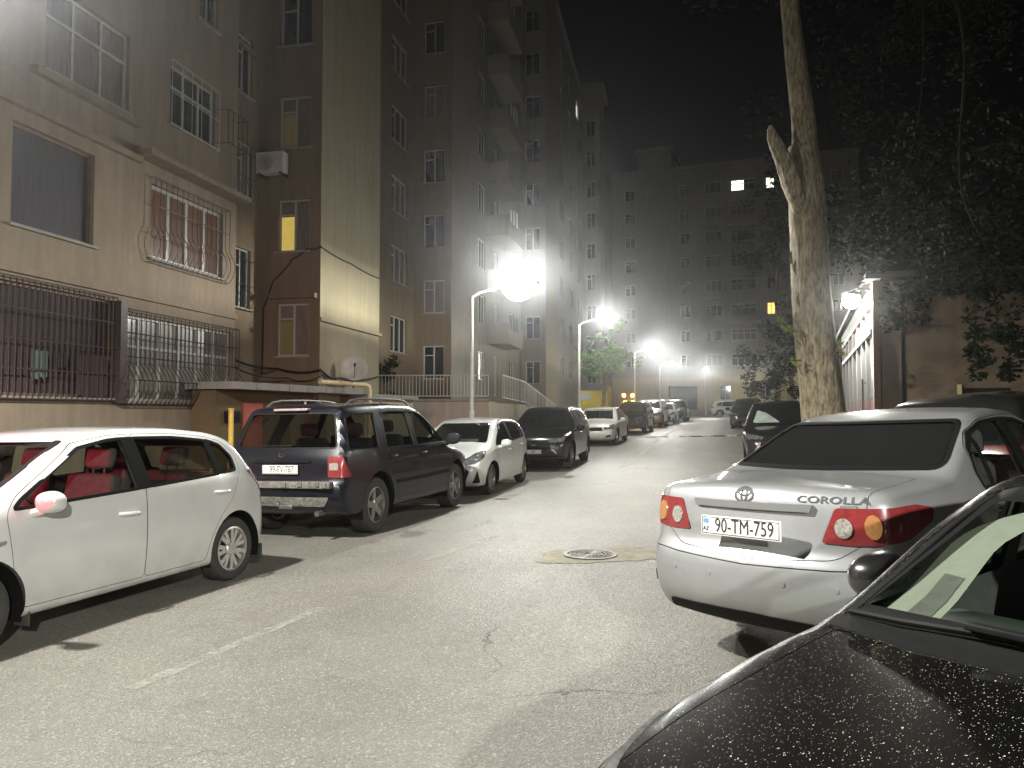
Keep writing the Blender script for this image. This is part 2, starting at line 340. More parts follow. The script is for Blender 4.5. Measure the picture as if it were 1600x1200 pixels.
class MB:
    def __init__(s): s.v = []; s.f = []; s.sm = []
    def add(s, vs, fs, smooth=False):
        b = len(s.v); s.v += [tuple(v) for v in vs]; s.f += [tuple(i + b for i in f) for f in fs]; s.sm += [smooth] * len(fs); return s
    def box(s, c, sz, rot=None):
        hx, hy, hz = [k / 2 for k in sz]; c = Vector(c)
        vs = [Vector((x, y, z)) for x in (-hx, hx) for y in (-hy, hy) for z in (-hz, hz)]
        if rot is not None: vs = [rot @ v for v in vs]
        return s.add([v + c for v in vs], [(0, 1, 3, 2), (4, 6, 7, 5), (0, 4, 5, 1), (2, 3, 7, 6), (0, 2, 6, 4), (1, 5, 7, 3)])
    def rbox(s, c, sz, bev=.04, rot=None, seg=3):
        bm = bmesh.new(); bmesh.ops.create_cube(bm, size=1); bmesh.ops.scale(bm, vec=sz, verts=bm.verts)
        bmesh.ops.bevel(bm, geom=bm.edges[:], offset=bev, segments=seg, affect='EDGES', profile=.5)
        return s.addbm(bm, c, rot, True)
    def addbm(s, bm, c=(0, 0, 0), rot=None, smooth=False):
        bm.verts.index_update(); c = Vector(c)
        vs = [(rot @ v.co if rot is not None else v.co) + c for v in bm.verts]
        s.add(vs, [[v.index for v in f.verts] for f in bm.faces], smooth); bm.free(); return s
    def quadbox(s, P, U, N, u0, u1, z0, z1, w0, w1):
        P, U, N = Vector(P), Vector(U), Vector(N); Z = Vector((0, 0, 1))
        vs = [P + U * a + Z * b + N * c for a in (u0, u1) for b in (z0, z1) for c in (w0, w1)]
        return s.add(vs, [(0, 1, 3, 2), (4, 6, 7, 5), (0, 4, 5, 1), (2, 3, 7, 6), (0, 2, 6, 4), (1, 5, 7, 3)])
    def tube(s, pts, r, seg=10, caps=True, noise=0.):
        pts = [Vector(p) for p in pts]; n = len(pts); rs = r if isinstance(r, (list, tuple)) else [r] * n
        vs = []; prev = None
        for i, p in enumerate(pts):
            t = (pts[min(i + 1, n - 1)] - pts[max(i - 1, 0)]).normalized()
            a = Vector((0, 0, 1)) if abs(t.z) < .9 else Vector((1, 0, 0))
            if prev is not None: a = prev
            x = (a - t * a.dot(t)).normalized(); prev = x; y = t.cross(x)
            for k in range(seg):
                th = 2 * math.pi * k / seg
                rr = rs[i] * (1 + noise * (random.random() - .5))
                vs.append(p + x * math.cos(th) * rr + y * math.sin(th) * rr)
        fs = [(i * seg + k, i * seg + (k + 1) % seg, (i + 1) * seg + (k + 1) % seg, (i + 1) * seg + k) for i in range(n - 1) for k in range(seg)]
        if caps: fs += [tuple(range(seg - 1, -1, -1)), tuple((n - 1) * seg + k for k in range(seg))]
        return s.add(vs, fs, True)
    def lathe(s, prof, c=(0, 0, 0), axis='z', seg=32, close=False):
        vs = []; c = Vector(c)
        for r, h in prof:
            for k in range(seg):
                a = 2 * math.pi * k / seg; x, y = r * math.cos(a), r * math.sin(a)
                vs.append(c + (Vector((x, y, h)) if axis == 'z' else Vector((x, h, y))))
        n = len(prof); m = n if close else n - 1
        fs = [(i * seg + k, i * seg + (k + 1) % seg, ((i + 1) % n) * seg + (k + 1) % seg, ((i + 1) % n) * seg + k) for i in range(m) for k in range(seg)]
        if axis == 'y': fs = [f[::-1] for f in fs]
        return s.add(vs, fs, True)
    def sphere(s, c, rad, seg=16, rings=10, sc=(1, 1, 1)):
        bm = bmesh.new(); bmesh.ops.create_uvsphere(bm, u_segments=seg, v_segments=rings, radius=rad); bmesh.ops.scale(bm, vec=sc, verts=bm.verts)
        return s.addbm(bm, c, None, True)
    def prism(s, poly, z0, z1, M4=None):
        n = len(poly); vs = [Vector((x, y, z0)) for x, y in poly] + [Vector((x, y, z1)) for x, y in poly]
        if M4 is not None: vs = [M4 @ v for v in vs]
        return s.add(vs, [tuple(range(n - 1, -1, -1)), tuple(range(n, 2 * n))] + [(i, (i + 1) % n, n + (i + 1) % n, n + i) for i in range(n)])
    def mesh(s, name, mat, off=Vector((0, 0, 0)), recalc=True, angle=38):
        me = bpy.data.meshes.new(name)
        me.from_pydata([tuple(Vector(v) - off) for v in s.v], [], s.f)
        me.polygons.foreach_set('use_smooth', s.sm)
        if recalc:
            bm = bmesh.new(); bm.from_mesh(me); bmesh.ops.recalc_face_normals(bm, faces=bm.faces); bm.to_mesh(me); bm.free()
        if any(s.sm): me.set_sharp_from_angle(angle=R(angle))
        me.materials.append(M[mat]); me.update()
        return me
    def build(s, name, mat, parent=None, recalc=True, local=False):
        off = ORG[parent.name] if (parent is not None and not local) else Vector((0, 0, 0))
        return link(name, s.mesh(name, mat, off, recalc), parent)

def single(mb, name, mat, label, cat, loc, group=None):
    """one-mesh thing with its origin at loc"""
    o = link(name, mb.mesh(name, mat, Vector(loc))); o.location = loc; ORG[o.name] = Vector(loc)
    return tag(o, label, cat, group)

FONT = {}
def text_verts(body, size, extr=.002, squash=1., bold=0):
    cu = bpy.data.curves.new('t', 'FONT'); cu.body = body; cu.size = size; cu.extrude = extr; cu.offset = size * bold if extr == 0 else 0;  cu.align_x = 'CENTER'; cu.align_y = 'CENTER'; cu.resolution_u = 3
    o = bpy.data.objects.new('t', cu); COL.objects.link(o)
    dg = bpy.context.evaluated_depsgraph_get(); me = bpy.data.meshes.new_from_object(o.evaluated_get(dg))
    vs = [Vector((v.co.x * squash, v.co.y, v.co.z)) for v in me.vertices]; fs = [tuple(p.vertices) for p in me.polygons if extr > 0 or p.normal.z > .5]
    bpy.data.objects.remove(o); bpy.data.curves.remove(cu); bpy.data.meshes.remove(me)
    return vs, fs

# ------------------------------------------------------------------ 2D helpers
def roundpoly(poly, r=.05, n=5, frac=.48):
    out = []; m = len(poly)
    for i in range(m):
        a, b, c = [np.array(poly[(i + k) % m], float) for k in (-1, 0, 1)]
        la, lc = np.linalg.norm(a - b), np.linalg.norm(c - b)
        p = b + (a - b) / max(la, 1e-6) * min(r, la * frac); q = b + (c - b) / max(lc, 1e-6) * min(r, lc * frac)
        for k in range(n + 1):
            t = k / n; out.append(tuple((1 - t) ** 2 * p + 2 * t * (1 - t) * b + t * t * q))
    return out
def inpoly(P, poly):
    x, y = P[:, 0], P[:, 1]; ins = np.zeros(len(P), bool); n = len(poly)
    for i in range(n):
        x1, y1 = poly[i]; x2, y2 = poly[(i + 1) % n]
        if y1 == y2: continue
        c = ((y1 > y) != (y2 > y)) & (x < (x2 - x1) * (y - y1) / (y2 - y1) + x1); ins ^= c
    return ins
def offpoly(poly, d):
    P = np.array(poly, float); A = 0.5 * np.sum(P[:, 0] * np.roll(P[:, 1], -1) - np.roll(P[:, 0], -1) * P[:, 1])
    sg = 1 if A > 0 else -1
    e = np.roll(P, -1, 0) - P; e /= np.maximum(np.linalg.norm(e, axis=1, keepdims=True), 1e-9)
    nn = np.stack([e[:, 1], -e[:, 0]], 1) * sg; m = nn + np.roll(nn, 1, 0); m /= np.maximum(np.linalg.norm(m, axis=1, keepdims=True), 1e-6)
    return [tuple(v) for v in P + m * d]
def strip(line, wd):
    L = [np.array(p, float) for p in line]; a, b = [], []
    for i, p in enumerate(L):
        t = L[min(i + 1, len(L) - 1)] - L[max(i - 1, 0)]; t /= max(np.linalg.norm(t), 1e-9); nn = np.array([-t[1], t[0]])
        a.append(tuple(p + nn * wd / 2)); b.append(tuple(p - nn * wd / 2))
    return a + b[::-1]
def tri2d(poly, step, hole=None):
    def subd(Q):
        o_ = []
        for i in range(len(Q)):
            a_, b_ = np.array(Q[i], float), np.array(Q[(i + 1) % len(Q)], float); k_ = max(1, int(math.ceil(np.linalg.norm(b_ - a_) / step)))
            o_ += [tuple(a_ + (b_ - a_) * j / k_) for j in range(k_)]
        return o_
    if step:
        poly = subd(poly); hole = subd(hole) if hole else None
    pts = [Vector(p) for p in poly]; n = len(poly); ed = [(i, (i + 1) % n) for i in range(n)]
    if hole:
        b = len(pts); pts += [Vector(p) for p in hole]; ed += [(b + i, b + (i + 1) % len(hole)) for i in range(len(hole))]
    P = np.array(poly); lo, hi = P.min(0), P.max(0)
    if step:
        gx, gy = np.meshgrid(np.arange(lo[0] + step * .5, hi[0], step), np.arange(lo[1] + step * .5, hi[1], step)); g = np.stack([gx.ravel(), gy.ravel()], 1)
        if len(g):
            k = inpoly(g, offpoly(poly, -step * .3))
            if hole: k &= ~inpoly(g, offpoly(hole, step * .3))
            pts += [Vector(p) for p in g[k]]
    r = delaunay_2d_cdt(pts, ed, [], 0, 1e-6)
    V = np.array([tuple(v) for v in r[0]]); T = np.array(r[2])
    c = V[T].mean(1); k = inpoly(c, poly)
    if hole: k &= ~inpoly(c, hole)
    return V, T[k], r[1]

# ------------------------------------------------------------------ car bodies
class Body:
    def __init__(s, **k):
        s.k = k; s.__dict__.update(dict(tuck=.07, sh=.03, zm=.55, tumble=.34, crown=.05, bowf=.16, bowr=.10, df=.20, dr=.13, kr=.07, zc=.62, flare=.0, rz=.12), **k)
        s.P = roundpoly(s.prof, s.rz, 6)
        P = np.array(s.P); s.lo = P.min(0) - .5; s.hi = P.max(0) + .5; s.st = .0125
        nx, nz = [int((s.hi[i] - s.lo[i]) / s.st) + 2 for i in (0, 1)]
        gx, gz = np.meshgrid(s.lo[0] + s.st * np.arange(nx), s.lo[1] + s.st * np.arange(nz), indexing='ij')
        q = np.stack([gx.ravel(), gz.ravel()], 1); d = np.full(len(q), 1e9)
        for i in range(len(P)):
            a, b = P[i], P[(i + 1) % len(P)]; e = b - a; L = e @ e
            if L < 1e-12: continue
            t = np.clip(((q - a) @ e) / L, 0, 1); d = np.minimum(d, ((q - a - t[:, None] * e) ** 2).sum(1))
        s.sdf = (np.sqrt(d) * np.where(inpoly(q, s.P), -1, 1)).reshape(nx, nz)
        s.x0, s.x1 = P[:, 0].min(), P[:, 0].max()
    def sd(s, x, z):
        u = np.clip((x - s.lo[0]) / s.st, 0, s.sdf.shape[0] - 2.001); v = np.clip((z - s.lo[1]) / s.st, 0, s.sdf.shape[1] - 2.001)
        i, j = u.astype(int), v.astype(int); u, v = u - i, v - j; g = s.sdf
        return (g[i, j] * (1 - u) + g[i + 1, j] * u) * (1 - v) + (g[i, j + 1] * (1 - u) + g[i + 1, j + 1] * u) * v
    def hw(s, x, z):
        tf = np.clip((x - s.xf0) / (s.x1 - s.xf0), 0, 1.2); tr = np.clip((s.xr0 - x) / (s.xr0 - s.x0), 0, 1.2)
        wd = s.W / 2 * (1 - s.df * tf ** 2.3 - s.dr * tr ** 2.3)
        zb = s.zb0 + s.zbs * x
        wd = wd - s.tuck * np.clip((s.zm - z) / s.zm, 0, 1) ** 2 - s.sh * np.clip((z - s.zm) / (zb - s.zm), 0, 1) ** 2
        v = z - zb; wd = wd - s.tumble * .5 * (v + np.sqrt(v * v + .0009))
        v = z - zb - .25; wd = wd - .12 * .5 * (v + np.sqrt(v * v + .01))
        if s.flare:
            for xa in (s.wb / 2, -s.wb / 2):
                wd = wd + s.flare * np.exp(-((x - xa) / .36) ** 4) * np.exp(-((z - s.Rw - .1) / .34) ** 2)
        return wd
    def f(s, x, y, z):
        yn = np.abs(y) / (s.W / 2); y2 = np.minimum(yn * yn, 1.6)
        bl = np.clip(.5 + x * .6, 0, 1)
        a = s.sd(x + y2 * (s.bowf * bl - s.bowr * (1 - bl)), z + s.crown * y2 * np.clip((z - .5) / .4, 0, 1))
        b = np.abs(y) - s.hw(x, z)
        h = np.maximum(s.kr - np.abs(a - b), 0) / s.kr
        return np.maximum(a, b) + h * h * s.kr * .25
    def shell(s, iso, nth, ds):
        e = .38; xa, xb = s.x0 + e, s.x1 - e; nm = max(8, int((xb - xa) / ds)); nc = max(8, int(.75 / ds))
        th = np.linspace(0, 2 * math.pi, nth, endpoint=False); O = []; D = []
        for p in np.linspace(math.pi / 2, 0, nc + 1)[1:-1]:
            O.append(np.tile([xa, 0, s.zc], (nth, 1))); D.append(np.stack([np.full(nth, -math.sin(p)), math.cos(p) * np.cos(th), math.cos(p) * np.sin(th)], 1))
        for x in np.linspace(xa, xb, nm):
            O.append(np.tile([x, 0, s.zc], (nth, 1))); D.append(np.stack([np.zeros(nth), np.cos(th), np.sin(th)], 1))
        for p in np.linspace(0, math.pi / 2, nc + 1)[1:-1]:
            O.append(np.tile([xb, 0, s.zc], (nth, 1))); D.append(np.stack([np.full(nth, math.sin(p)), math.cos(p) * np.cos(th), math.cos(p) * np.sin(th)], 1))
        nr = len(O); O = np.concatenate(O + [[[xa, 0, s.zc], [xb, 0, s.zc]]]); D = np.concatenate(D + [[[-1, 0, 0], [1, 0, 0]]])
        lo = np.zeros(len(O)); hi = np.full(len(O), 2.0)
        for _ in range(22):
            m = (lo + hi) / 2; Q = O + D * m[:, None]; ins = s.f(Q[:, 0], Q[:, 1], Q[:, 2]) < iso
            lo = np.where(ins, m, lo); hi = np.where(ins, hi, m)
        V = O + D * lo[:, None]
        F = [(r * nth + k, r * nth + (k + 1) % nth, (r + 1) * nth + (k + 1) % nth, (r + 1) * nth + k) for r in range(nr - 1) for k in range(nth)]
        F = [f[::-1] for f in F]
        F += [(nr * nth, k, (k + 1) % nth)[::-1] for k in range(nth)] and [(nr * nth, (k + 1) % nth, k) for k in range(nth)]
        b = (nr - 1) * nth
        F += [(nr * nth + 1, b + k, b + (k + 1) % nth) for k in range(nth)]
        return V, F
    def solve(s, O, d, off):
        """first hit coming from outside along -d; O is (n,3)"""
        n = len(O); lam = np.linspace(3.2, -.3, 71); hit = np.full(n, np.nan); prev = np.full(n, lam[0])
        done = np.zeros(n, bool); best = np.full(n, 1e9); bl = np.zeros(n)
        lo = np.zeros(n); hi = np.zeros(n)
        for L in lam:
            Q = O + d * L; v = s.f(Q[:, 0], Q[:, 1], Q[:, 2]) - off
            u = (v < best) & ~done; best = np.where(u, v, best); bl = np.where(u, L, bl)
            k = (v < 0) & ~done; lo = np.where(k, L, lo); hi = np.where(k, prev, hi); done |= k; prev = np.full(n, L)
        for _ in range(16):
            m = (lo + hi) / 2; Q = O + d * m[:, None]; ins = s.f(Q[:, 0], Q[:, 1], Q[:, 2]) < off
            lo = np.where(ins, m, lo); hi = np.where(ins, hi, m)
        lam = np.where(done, lo, bl)
        return O + d * lam[:, None]
    def patch(s, pts, al, off=.002, thick=.012, step=.05, r=.03, hole=None, rr=True):
        """sheet lying on the body: 3D points seen along yaw al (degrees); 'z' = from above"""
        if al == 'z': to2 = lambda p: (p[0], p[1]); d = np.array([0, 0, 1.])
        else:
            a = R(al); d = np.array([math.cos(a), math.sin(a), 0]); T = np.array([-math.sin(a), math.cos(a), 0]); to2 = lambda p: (p[0] * T[0] + p[1] * T[1], p[2])
        P = [to2(p) for p in pts]
        if r: P = roundpoly(P, r, 4)
        H = None
        if isinstance(hole, float): H = offpoly(P, -hole)
        V, Tn, E = tri2d(P, step, H)
        O = np.stack([V[:, 0], V[:, 1], np.zeros(len(V))], 1) if al == 'z' else V[:, :1] * T + np.stack([np.zeros(len(V)), np.zeros(len(V)), V[:, 1]], 1)
        Q = s.solve(O, d, off); mb = MB()
        n = len(Q); cnt = {}
        for t in Tn:
            for i in range(3):
                e = (int(t[i]), int(t[(i + 1) % 3])); cnt[tuple(sorted(e))] = cnt.get(tuple(sorted(e)), []) + [e]
        fs = [tuple(int(i) for i in t) for t in Tn]; vs = [tuple(q) for q in Q]
        if thick:
            vs += [tuple(q - d * thick) for q in Q]
            for es in cnt.values():
                if len(es) == 1: a, b = es[0]; fs.append((b, a, n + a, n + b))
        mb.add(vs, fs, True); return mb

def raw_obj(V, F, mats, inner=None):
    me = bpy.data.meshes.new('tmp'); nf = len(F)
    if inner: b = len(V); V = np.concatenate([V, inner[0]]); F = F + [tuple(i + b for i in f[::-1]) for f in inner[1]]
    me.from_pydata([tuple(v) for v in V], [], F)
    for m in mats: me.materials.append(M[m])
    mi = np.zeros(len(F), int); mi[nf:] = 1
    if len(mats) > 2:
        for i in range(nf, len(F)):
            c = V[list(F[i])].mean(0)
            if c[0] < -.6 and c[2] > .74: mi[i] = 2
    me.polygons.foreach_set('material_index', mi); me.polygons.foreach_set('use_smooth', [True] * len(F))
    o = bpy.data.objects.new('tmp', me); COL.objects.link(o); return o
def boolean(o, mb, op, copy=False):
    c = bpy.data.objects.new('cut', mb.mesh('cut', 'plastic_black')); COL.objects.link(c)
    m = o.modifiers.new('b', 'BOOLEAN'); m.operation = op; m.solver = 'EXACT'; m.object = c
    dg = bpy.context.evaluated_depsgraph_get(); me = bpy.data.meshes.new_from_object(o.evaluated_get(dg))
    o.modifiers.clear()
    bpy.data.objects.remove(c)
    me.polygons.foreach_set('use_smooth', [True] * len(me.polygons)); me.set_sharp_from_angle(angle=R(32))
    if copy: return me
    o.data = me
def side_prism(mb, poly, side, y0=.25, y1=1.4):
    return mb.prism(poly, y0, y1, Matrix(((1, 0, 0, 0), (0, 0, side, 0), (0, 1, 0, 0), (0, 0, 0, 1))))
def end_prism(mb, poly, x0, x1):
    return mb.prism(poly, x0, x1, Matrix(((0, 0, 1, 0), (1, 0, 0, 0), (0, 1, 0, 0), (0, 0, 0, 1))))

def wheel_parts(Rw, wd, rr, style):
    t = MB(); h = wd / 2; b = Rw
    t.lathe([(rr, -h * .86), (b - .055, -h), (b - .018, -h * .93), (b, -h * .68), (b, -h * .3), (b - .006, -h * .28), (b - .006, -h * .22), (b, -h * .2), (b, h * .2), (b - .006, h * .22), (b - .006, h * .28), (b, h * .3), (b, h * .68), (b - .018, h * .93), (b - .055, h), (rr, h * .86)], axis='y', seg=44)
    rim = MB(); y = h * .72
    rim.lathe([(rr + .004, y + .02), (rr - .014, y + .024), (rr - .022, y + .004), (rr - .03, -h * .8), (rr + .004, -h * .86)], axis='y', seg=44)
    def spoke(a0, w0, w1, r0, r1, dy0=0., dy1=0., tw=0.):
        ca, sa = math.cos(a0), math.sin(a0); a1 = a0 + tw; cb, sb = math.cos(a1), math.sin(a1)
        vs = []
        for r_, w_, yy, c, s_ in ((r0, w0, y - .005 + dy0, ca, sa), (r1, w1, y + .008 + dy1, cb, sb)):
            for sg in (-1, 1):
                for dy in (0, -.028): vs.append((r_ * c - sg * w_ * s_, yy + dy, r_ * s_ + sg * w_ * c))
        rim.add(vs, [(0, 2, 6, 4), (0, 4, 5, 1), (2, 3, 7, 6), (1, 5, 7, 3)])
    if style == 'five':
        for k in range(5): spoke(2 * math.pi * k / 5 + .3, .052, .036, .04, rr - .015)
    elif style == 'cap':
        for k in range(7):
            a = 2 * math.pi * k / 7 + .2
            for sg in (-1, 1): spoke(a + sg * .10, .016, .021, .05, rr - .012, .012, 0, sg * .09)
        rim.lathe([(0, y + .022), (.03, y + .02), (.06, y + .014), (.072, y), (.072, y - .02)], axis='y', seg=24)
    elif style == 'blade':
        for k in range(5):
            a = 2 * math.pi * k / 5
            for sg in (-1, 1): spoke(a + sg * .16, .022, .03, .045, rr - .012, 0, 0, sg * .16)
    else:
        for k in range(10): spoke(2 * math.pi * k / 10, .018, .024, .04, rr - .012)
    rim.lathe([(0, y + .008), (.045, y + .006), (.062, y - .004), (.062, y - .03)], axis='y', seg=24)
    hub = MB().lathe([(0, y - .06), (rr - .045, y - .06), (rr - .045, y - .1), (rr - .03, -h * .5), (0, -h * .5)], axis='y', seg=32)
    return t, rim, hub

def plate_parts(root, body, x, z, al, txt, small=None, w_=.52, h_=.112, tilt=0., yoff=0., left=True):
    """number plate standing a little proud of the body at the rear (al=180) or front (al=0)"""
    a = R(al); d = Vector((math.cos(a), math.sin(a), 0)); T = Vector((-math.sin(a), math.cos(a), 0))
    up = (Vector((0, 0, 1)) * math.cos(tilt) - d * math.sin(tilt)); nrm = T.cross(up)
    M3 = Matrix((T, up, nrm)).transposed(); c = Vector((x, yoff, z))
    pl = MB().rbox(c, (w_, h_, .012), .005, M3, 2).build('licence_plate', 'plate_white', root, local=True)
    b = MB()
    bw, bh = w_ / 2 - .008, h_ / 2 - .008
    for (u0, u1, v0, v1) in ((-bw, bw, bh - .004, bh), (-bw, bw, -bh, -bh + .004), (-bw, -bw + .004, -bh + .004, bh - .004), (bw - .004, bw, -bh + .004, bh - .004)):
        b.add([c + M3 @ Vector((u, v, .0075)) for u, v in ((u0, v0), (u1, v0), (u1, v1), (u0, v1))], [(0, 1, 2, 3)])
    vs, fs = text_verts(txt, h_ * 1.02, .001, .74, 0)
    mx = max(v.x for v in vs) - min(v.x for v in vs); k = min(1, (w_ * .80) / mx)
    b.add([c + M3 @ Vector((v.x * k + w_ * .055, v.y - h_ * .0, v.z + .0075)) for v in vs], fs)
    b.build('lettering', 'plate_ink', pl, local=True)
    if small:
        vs, fs = text_verts(small, h_ * .3, .001, .9)
        MB().add([c + M3 @ Vector((v.x - w_ * .43, v.y - h_ * .18, v.z + .0075)) for v in vs], fs).build('country_code', 'plate_ink', pl, local=True)
        MB().add([c + M3 @ Vector((u, v, .0075)) for u, v in ((-w_ * .465, h_ * .1), (-w_ * .395, h_ * .1), (-w_ * .395, h_ * .34), (-w_ * .465, h_ * .34))], [(0, 1, 2, 3)]).build('flag', 'plate_blue', pl, local=True)
    return pl

def mirror_mesh(c, side, sz=(.10, .2, .13)):
    """door mirror: a rounded housing, flat glass behind, on a short foot"""
    mb = MB(); n = 14; rows = []
    bm = bmesh.new(); bmesh.ops.create_uvsphere(bm, u_segments=22, v_segments=14, radius=1)
    for v in bm.verts:
        x, y, z = v.co
        p = lambda q, e: math.copysign(abs(q) ** e, q)
        x, y, z = p(x, .8), p(y, .75), p(z, .75)
        if x < 0: x *= .28
        z *= 1 - .18 * (y * side > 0) * y * side
        v.co = (x * sz[0], y * sz[1] * .5 + 0, z * sz[2] * .5)
    mb.addbm(bm, c, None, True)
    mb.tube([Vector(c) + Vector((0, -side * sz[1] * .35, -sz[2] * .38)), Vector(c) + Vector((.02, -side * (sz[1] * .5 + .07), -sz[2] * .5 - .01))], [.026, .034], 8)
    return mb

def seat(root, x, y, z, mat='seat_cloth', wide=.48, hgt=.58):
    m = MB(); rot = Matrix.Rotation(R(-14), 3, 'Y')
    m.rbox((x + .22, y, z), (.5, wide, .14), .05)
    m.rbox((x - .08, y, z + .34), (.14, wide, hgt), .05, rot)
    m.rbox((x - .20, y, z + .34 + hgt * .5 + .12), (.1, wide * .55, .18), .045, rot)
    m.tube([(x - .17, y - .06, z + .55), (x - .19, y - .06, z + .74)], .008, 6); m.tube([(x - .17, y + .06, z + .55), (x - .19, y + .06, z + .74)], .008, 6)
    return m.build('seat', mat, root, local=True)

def place(root, cx, cy, hx, hy, zoff=0.):
    L = math.hypot(hx, hy); hx, hy = hx / L, hy / L; lx, ly = -hy, hx
    zf, zr = G(cx + hx * 1.3, cy + hy * 1.3), G(cx - hx * 1.3, cy - hy * 1.3)
    zl, zt = G(cx + lx * .75, cy + ly * .75), G(cx - lx * .75, cy - ly * .75)
    X = Vector((hx * 2.6, hy * 2.6, zf - zr)).normalized(); Y = Vector((lx * 1.5, ly * 1.5, zl - zt)); Y = (Y - X * Y.dot(X)).normalized(); Z = X.cross(Y)
    root.matrix_world = Matrix.Translation((cx, cy, (zf + zr + zl + zt) / 4 + zoff)) @ Matrix((X, Y, Z)).transposed().to_4x4()
    ORG[root.name] = Vector((0, 0, 0))

def zscaled(sp, k):
    q = dict(sp); b = dict(sp['body']); b['prof'] = [(x, z * k) for x, z in b['prof']]; b['zb0'] *= k; b['zbs'] *= k; b['zc'] = b.get('zc', .62) * k; b['zm'] = b.get('zm', .55) * k; q['body'] = b
    s2 = lambda L: [(u, z * k) for u, z in L]
    q['side_windows'] = [s2(w_) for w_ in sp['side_windows']]; q['pillars'] = [s2(w_) for w_ in sp.get('pillars', ())]
    q['windscreen'] = s2(sp['windscreen']); q['rear_window'] = s2(sp['rear_window']); q['handles'] = s2(sp.get('handles', ()))
    q['patches'] = [(n_, [(x, y, z * k) for x, y, z in P], a, m_, o_, t_) for n_, P, a, m_, o_, t_ in sp['patches']]
    q['mirror'] = (sp['mirror'][0], sp['mirror'][1] * k); q['dash_z'] = sp['dash_z'] * k; q['seat_z'] = sp['seat_z'] * k - .04
    return q
def mir(pts, sd): return [(p[0], p[1] * sd, p[2]) for p in pts]
def xz(poly, y): return [(p[0], y, p[1]) for p in poly]
def yz(poly, x): return [(x, p[0], p[1]) for p in poly]

